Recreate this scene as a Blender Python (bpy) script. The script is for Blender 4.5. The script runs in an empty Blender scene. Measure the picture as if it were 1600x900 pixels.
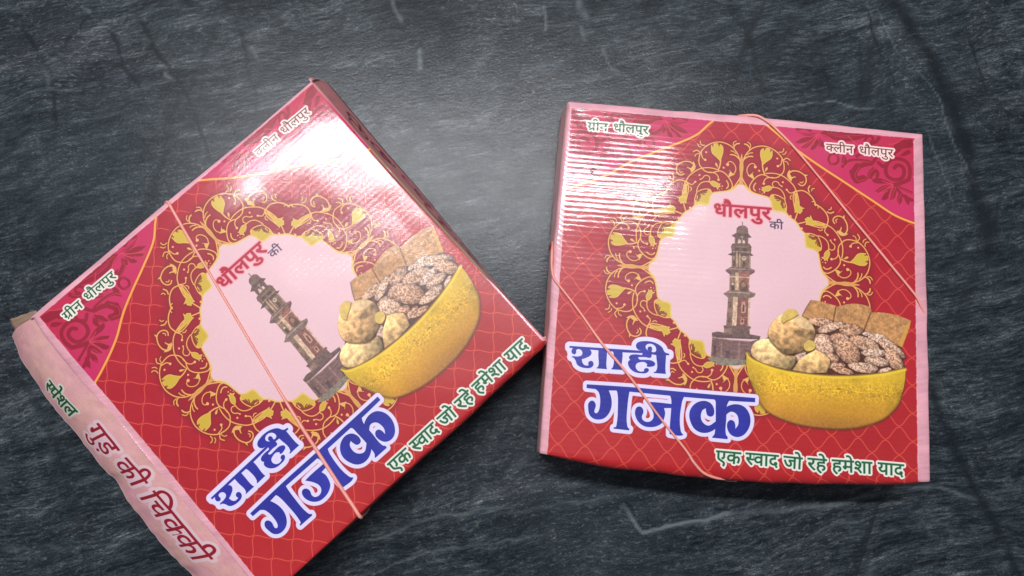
import bpy, bmesh, math, json
import numpy as np
from mathutils import Vector, Matrix
from mathutils.bvhtree import BVHTree

SC = bpy.context.scene
COL = SC.collection
# ---------------------------------------------------------------- camera, lamp, exposure
cam_d = bpy.data.cameras.new('camera'); cam = bpy.data.objects.new('camera', cam_d); COL.objects.link(cam); SC.camera = cam
cam.location = (0, 0, 0.4525)
cam.rotation_euler = (0.145, -0.0018, 0)
cam_d.sensor_width = 36.0; cam_d.lens = 1150.0 * 36.0 / 1600.0
cam_d.clip_start = 0.01; cam_d.clip_end = 50
world = bpy.data.worlds.new('World'); SC.world = world; world.use_nodes = True
bg = world.node_tree.nodes['Background']; bg.inputs[0].default_value = (0.80, 0.86, 1.0, 1); bg.inputs[1].default_value = 0.21
def area(name, loc, size, sizey, power, col, rz=0):
    d = bpy.data.lights.new(name, 'AREA'); d.shape = 'RECTANGLE'; d.size = size; d.size_y = sizey; d.energy = power; d.color = col
    o = bpy.data.objects.new(name, d); COL.objects.link(o); o.location = loc; o.rotation_euler = (0, 0, rz)
    o.rotation_euler = Vector((-loc[0], -loc[1], -loc[2])).to_track_quat('-Z', 'Y').to_euler() if False else (0, 0, rz)
    return o
# the ceiling tube lamp that the glossy surfaces mirror
area('ceiling_tube_lamp', (-0.18, 0.70, 1.90), 1.38, 0.10, 46.0, (0.98, 0.97, 1.0), math.radians(-2))
SC.view_settings.view_transform = 'Standard'; SC.view_settings.look = 'None'
SC.view_settings.exposure = 0.0; SC.view_settings.gamma = 1.0; SC.view_settings.use_curve_mapping = False
SC.cycles.max_bounces = 6
# ---------------------------------------------------------------- print artwork (numpy raster)
S = 2000.0            # pixels per printed panel side
MG = 100              # margin pixels round the printed panel
NPX = 2200
RNG = np.random.RandomState(7)

def fbm(h, w, cell, octv=4, seed=1, sx=1.0, sy=1.0):
    r = np.random.RandomState(seed); out = np.zeros((h, w), np.float32); amp = 1.0; tot = 0.0
    for o in range(octv):
        cx = max(1.5, cell * sx / 2**o); cy = max(1.5, cell * sy / 2**o)
        gy, gx = int(h / cy) + 3, int(w / cx) + 3
        g = r.rand(gy, gx).astype(np.float32)
        y = np.arange(h) / cy; x = np.arange(w) / cx
        iy = y.astype(int); ix = x.astype(int); fy = (y - iy).astype(np.float32); fx = (x - ix).astype(np.float32)
        fy = fy * fy * (3 - 2 * fy); fx = fx * fx * (3 - 2 * fx)
        a = g[iy][:, ix]; b = g[iy][:, ix + 1]; c = g[iy + 1][:, ix]; d = g[iy + 1][:, ix + 1]
        out += amp * ((a * (1 - fx) + b * fx) * (1 - fy)[:, None] + (c * (1 - fx) + d * fx) * fy[:, None])
        tot += amp; amp *= 0.55
    return out / tot

def smooth(pts, closed=True, n=6, corner=75):
    P = np.array(pts, float); m = len(P)
    if m < 3: return P
    T = np.zeros_like(P)
    for i in range(m):
        if not closed and i in (0, m - 1): continue
        a = P[i] - P[i - 1]; b = P[(i + 1) % m] - P[i]
        la, lb = np.hypot(*a) + 1e-9, np.hypot(*b) + 1e-9
        if np.degrees(np.arccos(np.clip((a @ b) / la / lb, -1, 1))) < corner:
            t = a / la + b / lb; T[i] = t / (np.hypot(*t) + 1e-9)
    out = []
    for i in range(m if closed else m - 1):
        p, q = P[i], P[(i + 1) % m]; L = np.hypot(*(q - p))
        tp = T[i] * L if T[i].any() else (q - p); tq = T[(i + 1) % m] * L if T[(i + 1) % m].any() else (q - p)
        for k in range(n):
            t = k / n
            out.append((2*t**3-3*t**2+1)*p + (t**3-2*t**2+t)*tp + (-2*t**3+3*t**2)*q + (t**3-t**2)*tq)
    if not closed: out.append(P[-1])
    return np.array(out)

class Sheet:
    def __init__(s, h, w): s.a = np.zeros((h, w, 3), np.float32); s.h, s.w = h, w
    def field(s, shapes, R, closed=True, inside=True):
        """signed distance (px, >0 outside) of the union of shapes; returns (slice, dist)"""
        allp = np.concatenate([np.asarray(p, float) for g in shapes for p in g])
        x0, y0 = np.floor(allp.min(0) - R - 2).astype(int); x1, y1 = np.ceil(allp.max(0) + R + 3).astype(int)
        x0, y0 = max(0, x0), max(0, y0); x1, y1 = min(s.w, x1), min(s.h, y1)
        if x1 <= x0 or y1 <= y0: return None, None
        OUT = np.full((y1 - y0, x1 - x0), 1e5, np.float32)
        for g in shapes:
            D = np.full(OUT.shape, 1e10, np.float32); par = np.zeros(D.shape, bool)
            for p in g:
                p = np.asarray(p, float); m = len(p)
                for i in range(m if closed else m - 1):
                    ax, ay = p[i]; bx, by = p[(i + 1) % m]
                    u0 = max(x0, int(min(ax, bx) - R - 1)); u1 = min(x1, int(max(ax, bx) + R + 2))
                    v0 = max(y0, int(min(ay, by) - R - 1)); v1 = min(y1, int(max(ay, by) + R + 2))
                    if u1 > u0 and v1 > v0:
                        X = np.arange(u0, u1, dtype=np.float32)[None, :] + .5 - ax; Y = np.arange(v0, v1, dtype=np.float32)[:, None] + .5 - ay
                        dx, dy = bx - ax, by - ay; L = dx*dx + dy*dy + 1e-9
                        t = np.clip((X*dx + Y*dy) / L, 0, 1)
                        d = (X - t*dx)**2 + (Y - t*dy)**2
                        sl = D[v0-y0:v1-y0, u0-x0:u1-x0]; np.minimum(sl, d, out=sl)
                    if closed and inside and ay != by:
                        r0 = max(y0, int(np.ceil(min(ay, by) - .5))); r1 = min(y1, int(np.ceil(max(ay, by) - .5)))
                        for r in range(r0, r1):
                            xc = ax + (r + .5 - ay) * (bx - ax) / (by - ay)
                            c = min(max(int(np.ceil(xc - .5)) - x0, 0), x1 - x0)
                            par[r - y0, c:] ^= True
            D = np.sqrt(D)
            if closed and inside: D = np.where(par, -D, D)
            np.minimum(OUT, D, out=OUT)
        return (slice(y0, y1), slice(x0, x1)), OUT
    def blend(s, sl, al, col):
        if sl is None: return
        al = al[..., None]; c = np.asarray(col, np.float32)
        if c.ndim == 1: c = c / 255.0
        s.a[sl] = s.a[sl] * (1 - al) + c * al
    def poly(s, shapes, col, grow=0.0, alpha=1.0, soft=0.5):
        sl, D = s.field(shapes, abs(grow) + soft + 2)
        if sl is None: return None, None
        al = np.clip((grow - D) / (2 * soft) + .5, 0, 1) * alpha
        s.blend(sl, al, col); return sl, al
    def stroke(s, lines, col, r, alpha=1.0, soft=0.5):
        sl, D = s.field([lines], r + soft + 2, closed=False)
        if sl is None: return None, None
        al = np.clip((r - D) / (2 * soft) + .5, 0, 1) * alpha
        s.blend(sl, al, col); return sl, al

def ell(cx, cy, rx, ry, ang, n=28):
    t = np.linspace(0, 2*np.pi, n, endpoint=False); c, q = math.cos(math.radians(ang)), math.sin(math.radians(ang))
    wob = 1 + .05 * np.sin(3*t + cx)
    x = rx*np.cos(t)*wob; y = ry*np.sin(t)*wob
    return np.stack([cx + c*x - q*y, cy + q*x + c*y], 1)

def clipx(p, xm):
    out = []; m = len(p)
    for i in range(m):
        a, b = p[i], p[(i+1) % m]
        if a[0] <= xm: out.append(a)
        if (a[0] <= xm) != (b[0] <= xm):
            t = (xm - a[0]) / (b[0] - a[0]); out.append((xm, a[1] + t*(b[1]-a[1])))
    return out

def word(txt, fix=None):
    """hand-shaped Devanagari: '~' after a letter = half form, '^' = ra stroke below, '*' = dot below"""
    x = 0; out = []; i = 0
    while i < len(txt):
        c = txt[i]; g = GLYPH[c]; nxt = txt[i+1] if i+1 < len(txt) else ''
        adv = max([q[0] for p in g for q in p] + [0])
        if c in 'ेुै': adv = 0
        elif c == 'ि': adv = 157
        elif c in 'ाीोौ': adv = 157
        if nxt == '~':
            lim = {'स': 262, 'क': 345}.get(c, 260); g = [clipx(p, lim) for p in g]; adv = lim - 2
        out += [[(q[0] + x, q[1]) for q in p] for p in [p for p in g if len(p) > 2]] and [[[(q[0] + x, q[1]) for q in p] for p in g if len(p) > 2]]
        if nxt == '^': out.append([[(x+72, 40), (x+90, 8), (x+225, 98), (x+222, 142)]])
        if nxt == '*': out.append([ell(x + 150, -75, 33, 33, 0, 10).tolist()])
        x += adv
        i += 2 if nxt and nxt in '~^*' else 1
    return out, x

def place_word(txt, p0, p1, hgt, side=1):
    """headline from p0 to p1 (sheet px); letters hang hgt px from it"""
    sh, w = word(txt); p0 = np.array(p0, float); p1 = np.array(p1, float)
    ux = (p1 - p0) / w; uy = np.array([-(p1-p0)[1], (p1-p0)[0]]) / np.hypot(*(p1-p0)) * hgt / 340.0 * side
    return [[[p0 + ux*q[0] + uy*(345 - q[1]) for q in p] for p in g] for g in sh]

DATA = json.loads(r'''{"title1":[[[[181,1496],[584,1492],[583,1505],[481,1509],[295,1508],[182,1507]]],[[[205,1506],[252,1506],[295,1508],[305,1527],[297,1543],[278,1555],[255,1564],[212,1562],[196,1557],[200,1553],[227,1552],[251,1543],[255,1531],[249,1517],[234,1510],[221,1515],[220,1533],[211,1543],[196,1533],[195,1517]]],[[[208,1560],[243,1562],[253,1561],[258,1583],[269,1596],[287,1598],[293,1596],[290,1582],[297,1573],[309,1571],[318,1580],[318,1596],[305,1609],[278,1613],[250,1609],[230,1597],[219,1574]]],[[[342,1497],[389,1498],[390,1532],[392,1600],[396,1610],[337,1610],[338,1606],[344,1602],[343,1536]]],[[[413,1499],[474,1500],[477,1525],[475,1597],[478,1608],[419,1609],[420,1604],[426,1597],[428,1529],[424,1513]]],[[[513,1532],[521,1521],[544,1515],[584,1516],[587,1502],[634,1499],[637,1516],[633,1526],[600,1526],[564,1529],[565,1536],[571,1541],[601,1541],[636,1542],[657,1555],[657,1567],[642,1576],[614,1577],[612,1574],[616,1566],[601,1555],[574,1557],[556,1567],[552,1585],[562,1602],[580,1609],[600,1605],[599,1596],[609,1587],[623,1590],[625,1601],[612,1614],[581,1618],[549,1614],[525,1599],[510,1575],[511,1556],[520,1548],[514,1540]]],[[[550,1475],[549,1458],[560,1445],[588,1437],[627,1436],[663,1445],[692,1463],[709,1490],[733,1497],[733,1506],[716,1506],[718,1602],[721,1611],[653,1611],[653,1607],[665,1600],[662,1510],[635,1508],[599,1515],[583,1502],[578,1493],[562,1488]],[[601,1470],[606,1456],[622,1449],[644,1453],[659,1470],[658,1490],[640,1495],[636,1492],[638,1478],[633,1466],[621,1465],[613,1474],[614,1488]]]],"title2":[[[[289,1702],[534,1699],[720,1702],[954,1705],[1212,1706],[1212,1730],[1071,1733],[977,1732],[827,1731],[699,1729],[536,1725],[455,1724],[406,1727],[340,1725],[290,1723]]],[[[332,1720],[406,1722],[422,1749],[431,1782],[431,1821],[418,1856],[396,1881],[367,1891],[337,1887],[315,1868],[306,1835],[305,1809],[315,1793],[329,1790],[341,1800],[346,1819],[341,1840],[342,1853],[352,1857],[362,1847],[369,1808],[366,1766],[356,1739]]],[[[453,1720],[527,1719],[524,1736],[519,1805],[522,1907],[529,1924],[536,1928],[534,1937],[450,1934],[451,1928],[462,1923],[465,1912],[467,1809],[460,1737]]],[[[623,1774],[661,1772],[759,1775],[760,1797],[718,1801],[725,1824],[721,1858],[709,1885],[680,1904],[647,1911],[613,1907],[582,1886],[564,1853],[562,1828],[570,1808],[586,1802],[602,1812],[607,1833],[600,1855],[605,1873],[624,1883],[645,1880],[661,1863],[663,1841],[651,1812],[637,1792]]],[[[743,1722],[750,1722],[827,1724],[819,1744],[815,1757],[815,1920],[822,1932],[829,1938],[827,1941],[755,1941],[754,1907],[757,1796],[755,1749],[748,1730]]],[[[857,1831],[862,1797],[884,1765],[913,1748],[943,1744],[973,1756],[989,1781],[992,1804],[986,1822],[971,1828],[956,1822],[948,1803],[945,1784],[928,1796],[920,1822],[925,1852],[943,1872],[965,1878],[1002,1852],[1003,1889],[983,1907],[953,1919],[919,1918],[889,1902],[869,1873]]],[[[985,1727],[1073,1729],[1061,1756],[1059,1833],[1059,1914],[1064,1926],[1070,1932],[1069,1945],[986,1943],[988,1936],[996,1927],[1001,1889],[999,1773],[996,1739]]],[[[1057,1771],[1084,1754],[1119,1749],[1153,1759],[1177,1785],[1189,1819],[1188,1858],[1174,1893],[1149,1920],[1119,1929],[1089,1920],[1072,1900],[1064,1871],[1068,1850],[1083,1838],[1100,1843],[1109,1863],[1110,1885],[1124,1862],[1125,1832],[1116,1807],[1098,1794],[1081,1793],[1054,1814]]]],"words":[["ग^ीन",[201,178],[319,177],46,"g"],["धौलपुर",[352,172],[557,173],46,"g"],["क~लीन",[1590,184],[1748,185],44,"b"],["धौलपुर",[1782,182],[1982,185],44,"b"],["धौलपुर",[949,610],[1279,607],66,"r"],["की",[1270,687],[1349,685],40,"k"],["एक",[1012,2013],[1146,2015],60,"t"],["स~वाद",[1172,2013],[1349,2014],60,"t"],["जो",[1377,2015],[1478,2018],60,"t"],["रहे",[1506,2016],[1609,2017],60,"t"],["हमेशा",[1638,2015],[1855,2014],60,"t"],["याद",[1887,2012],[2027,2014],60,"t"]],"centre":[1103,1015],"o_str":[[3.6,[[498,-338],[527,-321],[553,-292],[572,-263],[581,-241],[587,-207],[586,-173],[582,-150]]],[3.6,[[581,-241],[598,-256],[620,-262],[646,-260],[671,-253],[697,-234],[719,-207],[734,-174],[741,-137],[737,-103],[723,-67],[704,-43],[679,-24],[653,-13],[628,-5]]],[3.6,[[585,-244],[568,-225],[561,-201],[562,-171],[571,-149],[574,-127],[565,-103],[547,-81],[522,-62],[496,-52],[478,-58]]],[3.2,[[563,-194],[558,-159],[543,-142],[521,-138]]],[4.0,[[459,-102],[467,-76],[485,-47],[511,-27],[540,-9],[566,-1],[595,1]]],[4.5,[[578,-142],[605,-132],[638,-128]]],[3.2,[[498,-334],[485,-313],[483,-298],[498,-282]]],[3.2,[[671,-248],[649,-244],[636,-235],[633,-219]]],[2.8,[[566,-45],[580,-36],[602,-35],[624,-48],[634,-66],[629,-81],[617,-85]]],[3.2,[[671,-259],[682,-277],[671,-299]]],[2.4,[[664,-262],[658,-281],[644,-288]]],[3.0,[[714,-230],[714,-245],[723,-256],[736,-258]]],[2.6,[[702,-252],[704,-264],[719,-274]]],[4.5,[[653,-14],[668,-33],[674,-52],[674,-69]]],[3.0,[[682,-34],[693,-50],[696,-68]]],[3.2,[[708,-49],[723,-47],[737,-35],[743,-16]]],[4.2,[[730,-44],[741,-31],[743,-16]]],[2.8,[[726,-53],[745,-52],[756,-36]]],[4.0,[[478,-88],[489,-78],[507,-79],[522,-89]]],[3.2,[[447,-270],[473,-262],[495,-245],[506,-219],[506,-189]]],[3.0,[[510,-197],[526,-191],[541,-203],[539,-224],[524,-236],[517,-249]]],[4.0,[[329,-330],[373,-345],[428,-355],[465,-348],[498,-338]]],[3.6,[[387,-332],[439,-321],[476,-320],[494,-333]]],[4.0,[[432,-456],[445,-450],[471,-432],[494,-403],[503,-373],[496,-337]]],[3.0,[[445,-449],[445,-435]]],[3.0,[[423,-455],[445,-450]]],[4.2,[[497,-417],[516,-411],[534,-420]]],[2.8,[[506,-432],[518,-435],[521,-448]]],[4.0,[[540,-351],[531,-366],[536,-385],[560,-398],[586,-392],[603,-370],[612,-344],[610,-313],[599,-293],[579,-287],[557,-300]]],[2.8,[[551,-360],[546,-369],[555,-380]]],[3.0,[[447,-306],[458,-301],[470,-308]]],[3.2,[[370,-276],[399,-279],[425,-273],[445,-266]]],[3.2,[[447,-260],[458,-238],[465,-208],[462,-187],[448,-178]]]],"o_blob":[["y",[[631,-131],[653,-156],[671,-180],[690,-188],[719,-188],[712,-176],[728,-174],[730,-147],[721,-135],[728,-132],[715,-118],[686,-115],[660,-121]]],["c",[[582,-148],[594,-150],[605,-161],[618,-164],[622,-156],[613,-147],[594,-143]]],["c",[[540,-78],[554,-79],[576,-70],[584,-79],[587,-73],[575,-60],[568,-52],[563,-33],[558,-42],[551,-57]]],["m",[[506,-193],[514,-171],[507,-147],[501,-135],[501,-124],[496,-133],[485,-125],[481,-134],[466,-142],[481,-149],[481,-164],[492,-182]]],["y",[[370,-276],[397,-275],[392,-265],[421,-266],[427,-258],[436,-248],[433,-236],[442,-229],[447,-211],[462,-197],[459,-185],[448,-179],[426,-190],[396,-191],[378,-201],[370,-246]]],["y",[[369,-361],[387,-376],[398,-371],[402,-387],[409,-368],[417,-357],[443,-346],[483,-340],[483,-327],[432,-330],[391,-330],[373,-330],[380,-343]]],["c",[[546,-311],[563,-311],[572,-325],[575,-341],[583,-330],[577,-310],[594,-298],[607,-316],[612,-340],[617,-317],[609,-299],[623,-299],[601,-283],[576,-280],[557,-297]]],["c",[[584,-392],[595,-414],[598,-387],[594,-381]]],["c",[[558,-5],[595,-14],[642,-12],[631,-3],[602,3],[573,4]]]],"o_slash":[[[438,-259],[414,-257],[392,-263]],[[438,-257],[418,-251],[396,-254]],[[442,-252],[429,-247],[410,-246]],[[443,-252],[434,-232],[433,-221]],[[445,-249],[442,-225],[444,-210]],[[447,-245],[449,-226],[452,-207]],[[712,-178],[727,-181]],[[719,-139],[728,-145]]],"o_dot":[[675,-219,6],[541,-255,6],[595,-109,6],[489,-114,4.5],[474,-116,3],[466,-130,3],[351,-304,7],[631,-223,7.5],[500,-279,6.5],[523,-138,7.5],[615,-85,9],[517,-249,5]],"o_field":[[508,-7],[496,-22],[478,-39],[467,-57],[458,-83],[454,-112],[448,-146],[445,-161],[440,-172],[422,-182],[393,-187],[374,-195],[370,-215],[369,-250],[364,-276],[347,-290],[331,-315],[324,-328]],"o_ring":[[746,-17],[747,-153],[723,-215],[686,-258],[642,-277],[616,-313],[609,-313],[594,-369],[542,-407],[505,-435],[482,-448]],"cTL":[[930,102],[904,128],[842,194],[711,270],[573,339],[452,405],[339,484],[178,562],[90,594],[-1,619]],"cTR":[[1167,43],[1266,114],[1407,225],[1554,322],[1733,428],[1864,507],[1994,585],[2142,634]],"fl":[["s",7.920000000000001,[[1606,278],[1613,253],[1635,243],[1658,253],[1662,281],[1647,302],[1621,304],[1606,282]]],["s",10.8,[[1988,294],[2004,277],[2034,282],[2045,313],[2029,354],[1988,366],[1947,346],[1940,291],[1966,249],[2019,236],[2064,256],[2079,310],[2071,358]]],["s",9,[[1688,314],[1718,280],[1771,267],[1838,269]]],["s",14,[[1741,341],[1801,296],[1853,279]]],["s",20,[[1774,306],[1752,356],[1771,390],[1808,374]]],["s",12,[[1574,121],[1642,143],[1733,142],[1808,111],[1839,84]]],["s",15,[[1589,108],[1695,114],[1786,105],[1816,94]]],["s",8,[[1816,143],[1831,117],[1854,111],[1865,130],[1854,147]]],["s",12,[[1846,164],[1884,144],[1899,119]]],["p",[[1982,159],[2020,124],[2092,105],[2096,149],[2042,170],[1997,182]]],["p",[[1537,121],[1461,128],[1416,124],[1469,143],[1507,139]]],["p",[[1529,137],[1454,160],[1410,193],[1440,194],[1500,168]]],["p",[[1537,145],[1485,182],[1448,217],[1463,224],[1507,187]]],["p",[[1544,152],[1515,187],[1500,228],[1519,226],[1545,184]]],["p",[[1556,151],[1545,184],[1552,207],[1575,197],[1571,166]]],["p",[[1973,387],[1905,365],[1853,370],[1868,393],[1920,396]]],["p",[[1973,399],[1920,411],[1875,447],[1894,453],[1942,433]]],["p",[[1980,406],[1942,441],[1912,491],[1931,497],[1965,455]]],["p",[[1987,409],[1972,446],[1964,494],[1983,484],[1999,436]]],["s",12,[[2071,358],[2018,387],[1988,397]]],["s",8,[[2085,436],[2032,417],[1995,401]]],["s",10,[[2088,483],[2032,456],[2002,420]]],["s",14,[[1579,197],[1620,217],[1695,218],[1740,190]]],["s",10,[[1868,266],[1906,214],[1944,227],[1951,266],[1921,293],[1895,271]]],["p",[[1868,298],[1838,332],[1830,380],[1853,370],[1876,329]]],["p",[[1879,304],[1875,344],[1890,375],[1902,334]]],["p",[[1695,234],[1680,283],[1696,313],[1710,280]]],["p",[[1673,212],[1650,190],[1605,186],[1635,208]]],["s",11,[[1906,174],[1868,202],[1816,215],[1770,243]]],["p",[[1778,178],[1740,206],[1725,247],[1755,228]]],["s",9,[[2020,180],[1989,207],[1974,240]]],["p",[[2073,175],[2042,194],[2019,220],[2057,212],[2088,190]]],["p",[[1635,103],[1665,76],[1695,73],[1680,99]]],["s",10,[[1499,108],[1469,95],[1424,107]]],["p",[[2017,442],[2002,483],[2016,520],[2032,488]]],["p",[[2047,447],[2047,486],[2069,516],[2077,476]]]],"fll":[[[1544,128],[1589,132],[1658,181]],[[1544,128],[1500,172],[1440,210]],[[1544,128],[1515,195]],[[1980,398],[1920,380]],[[1980,398],[1905,452]],[[1980,398],[1957,471]],[[2058,88],[1997,142],[1952,154]],[[1718,120],[1770,171],[1808,191]]],"tower":[[[125,85,80],[[1114,701],[1119,701],[1119,726],[1115,726]]],[[128,88,82],[[1085,742],[1095,729],[1117,722],[1135,724],[1148,736],[1153,774],[1082,780]]],[[105,68,64],[[1057,788],[1080,771],[1151,767],[1171,789],[1148,794],[1119,787],[1075,798]]],[[112,72,66],[[1075,794],[1152,788],[1153,829],[1076,834]]],[[226,190,190],[[1093,833],[1093,814],[1100,802],[1110,812],[1111,831]]],[[226,190,190],[[1122,830],[1122,813],[1128,807],[1133,814],[1134,831]]],[[186,150,120],[[1114,789],[1120,788],[1121,832],[1116,833]]],[[160,120,105],[[1075,796],[1080,796],[1081,834],[1076,834]]],[[150,110,95],[[1148,790],[1152,790],[1153,829],[1149,830]]],[[118,82,68],[[1055,853],[1062,835],[1105,828],[1160,827],[1172,845],[1169,887],[1062,892]]],[[150,112,84],[[1084,849],[1160,844],[1160,850],[1077,855]]],[[88,56,50],[[1077,861],[1099,859],[1099,870],[1077,870]]],[[88,56,50],[[1117,859],[1146,858],[1146,870],[1117,870]]],[[165,130,98],[[1067,879],[1167,873],[1168,879],[1068,885]]],[[96,62,58],[[1038,901],[1060,889],[1168,884],[1185,894],[1162,901],[1064,908]]],[[136,98,76],[[1062,905],[1167,898],[1169,972],[1062,981]]],[[198,164,122],[[1084,888],[1094,888],[1097,970],[1087,971]]],[[200,168,126],[[1103,889],[1109,888],[1111,969],[1105,969]]],[[190,150,116],[[1160,895],[1165,895],[1167,970],[1162,970]]],[[88,58,50],[[1068,939],[1081,938],[1082,964],[1068,965]]],[[84,54,46],[[1124,936],[1138,935],[1139,965],[1125,966]]],[[170,130,104],[[1067,911],[1078,910],[1079,928],[1067,929]]],[[118,80,78],[[1028,993],[1058,972],[1163,970],[1194,979],[1191,994],[1164,1013],[1053,1018],[1030,1001]]],[[160,122,112],[[1034,992],[1059,978],[1162,975],[1189,980],[1162,982],[1059,987]]],[[170,84,70],[[1102,990],[1164,989],[1164,1015],[1103,1017]]],[[150,112,84],[[1052,1017],[1164,1011],[1165,1109],[1052,1116]]],[[176,92,74],[[1102,1013],[1161,1012],[1162,1108],[1105,1111]]],[[222,188,142],[[1084,1003],[1102,1002],[1104,1102],[1085,1104]]],[[232,190,150],[[1055,1027],[1165,1023],[1165,1028],[1055,1033]]],[[226,180,150],[[1160,1028],[1165,1028],[1167,1108],[1162,1108]]],[[90,60,44],[[1062,1080],[1079,1078],[1080,1108],[1062,1109]]],[[222,196,150],[[1063,1076],[1069,1057],[1079,1075]]],[[112,70,52],[[1111,1113],[1110,1068],[1122,1046],[1136,1044],[1151,1061],[1156,1109]]],[[190,118,88],[[1119,1067],[1129,1055],[1144,1067],[1141,1081],[1123,1082]]],[[92,56,44],[[1127,1087],[1143,1086],[1143,1110],[1127,1111]]],[[130,96,84],[[1018,1132],[1048,1111],[1167,1107],[1199,1115],[1193,1133],[1168,1147],[1046,1153]]],[[172,140,122],[[1023,1128],[1052,1116],[1165,1113],[1196,1116],[1165,1120],[1052,1123]]],[[142,102,80],[[1046,1152],[1171,1146],[1163,1309],[1040,1316]]],[[146,62,58],[[1102,1149],[1159,1146],[1158,1309],[1097,1313]]],[[226,192,148],[[1075,1145],[1100,1143],[1097,1311],[1073,1313]]],[[222,186,150],[[1159,1146],[1171,1146],[1166,1307],[1158,1308]]],[[216,142,110],[[1119,1205],[1122,1171],[1139,1166],[1148,1202],[1145,1232],[1120,1234]]],[[118,44,44],[[1128,1185],[1138,1185],[1138,1225],[1128,1226]]],[[216,142,110],[[1118,1300],[1119,1267],[1140,1265],[1139,1298]]],[[110,44,44],[[1124,1270],[1133,1270],[1133,1288],[1124,1289]]],[[196,120,96],[[1104,1257],[1157,1255],[1157,1258],[1104,1261]]],[[110,80,62],[[1050,1173],[1064,1172],[1064,1209],[1050,1210]]],[[104,76,60],[[1047,1269],[1063,1268],[1063,1294],[1047,1295]]],[[118,80,76],[[1024,1313],[1175,1306],[1178,1317],[1170,1321],[1173,1365],[1029,1366],[1030,1329]]],[[150,112,96],[[1030,1329],[1074,1326],[1075,1358],[1029,1362]]],[[112,76,72],[[963,1359],[995,1350],[1070,1359],[1169,1351],[1232,1358],[1227,1377],[966,1387]]],[[176,142,132],[[967,1382],[1070,1390],[1174,1389],[1174,1393],[1071,1395],[967,1387]]],[[126,80,82],[[966,1387],[1071,1395],[1174,1393],[1226,1375],[1223,1504],[1159,1509],[964,1494]]],[[96,62,66],[[965,1367],[1074,1373],[1227,1368],[1226,1375],[1074,1382],[965,1375]]],[[86,54,58],[[975,1428],[988,1427],[990,1481],[977,1479]]],[[92,58,62],[[1044,1455],[1065,1453],[1067,1500],[1045,1498]]],[[92,56,60],[[1150,1443],[1175,1441],[1173,1506],[1148,1508]]],[[156,104,104],[[1014,1407],[1025,1406],[1026,1496],[1015,1495]]],[[160,104,104],[[1110,1403],[1121,1402],[1122,1503],[1111,1504]]],[[128,128,104],[[943,1503],[989,1494],[1159,1500],[1161,1525],[1096,1534],[1008,1537],[961,1519]]]],"clock":[1131,916,12],"bowl":[[1162,1449],[1157,1493],[1160,1536],[1175,1592],[1205,1668],[1235,1729],[1278,1775],[1349,1809],[1454,1836],[1560,1845],[1665,1844],[1771,1829],[1842,1806],[1913,1773],[1970,1722],[2006,1670],[2024,1604],[2037,1538],[2041,1469],[1914,1506],[1771,1532],[1628,1545],[1486,1544],[1344,1530],[1237,1502],[1176,1473]],"rim":[[1162,1453],[1176,1476],[1237,1505],[1344,1533],[1486,1547],[1628,1548],[1771,1535],[1914,1509],[2039,1472]],"heap":[[1176,1473],[1234,1385],[1283,1352],[1339,1260],[1482,1241],[1518,1223],[1663,1226],[1879,1289],[2009,1337],[2033,1437],[2033,1474],[1914,1508],[1771,1534],[1628,1547],[1486,1546],[1344,1532],[1237,1505]],"slab":[[[1516,1127],[1553,1128],[1611,1138],[1656,1147],[1642,1235],[1554,1235],[1497,1232],[1468,1221],[1489,1174]],[[1656,1153],[1713,1133],[1771,1125],[1836,1134],[1852,1155],[1849,1188],[1807,1277],[1699,1267],[1642,1235]],[[1852,1168],[1916,1164],[2003,1174],[2073,1198],[2064,1237],[2023,1354],[1915,1323],[1814,1276]]],"slab_edge":[[2073,1198],[2064,1237],[2023,1354],[2002,1338],[2043,1232]],"disc":[[1569,1248,72,27,3],[1623,1273,81,25,-23],[1735,1279,66,35,-5],[1825,1294,25,13,-5],[1580,1332,43,17,0],[1584,1379,68,52,30],[1677,1335,58,31,5],[1886,1318,58,31,0],[1814,1353,87,41,17],[1962,1363,86,31,33],[1714,1401,91,57,43],[1864,1400,69,26,-5],[1976,1428,75,39,55],[1879,1446,69,28,5],[1635,1447,36,26,15],[1456,1451,40,25,-35],[1649,1490,58,18,-5],[1807,1488,84,29,3],[1692,1514,61,20,10],[1925,1497,39,16,-23]],"ball":[[[176,128,78],[[1183,1462],[1192,1407],[1234,1377],[1291,1370],[1320,1408],[1378,1446],[1428,1457],[1430,1486],[1404,1534],[1308,1520],[1215,1492]]],[[178,126,80],[[1328,1239],[1360,1218],[1439,1222],[1511,1261],[1537,1302],[1527,1354],[1499,1400],[1428,1437],[1371,1444],[1320,1408],[1276,1353],[1282,1301],[1303,1263]]],[[196,148,84],[[1411,1534],[1457,1469],[1542,1408],[1599,1436],[1622,1463],[1603,1533],[1514,1542]]]],"pale":[[1432,1221],[1482,1233],[1519,1264],[1532,1297],[1454,1289],[1414,1254]],"nut":[[[1349,1252],[1360,1214],[1387,1188],[1424,1190],[1440,1215],[1414,1235],[1375,1257],[1357,1272]],[[1474,1395],[1484,1369],[1512,1357],[1538,1372],[1538,1397],[1513,1417],[1488,1419]]],"lat":[[227,1960],148,1049,1205,1367,[450,2040],[301,2037]]}''')
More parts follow.
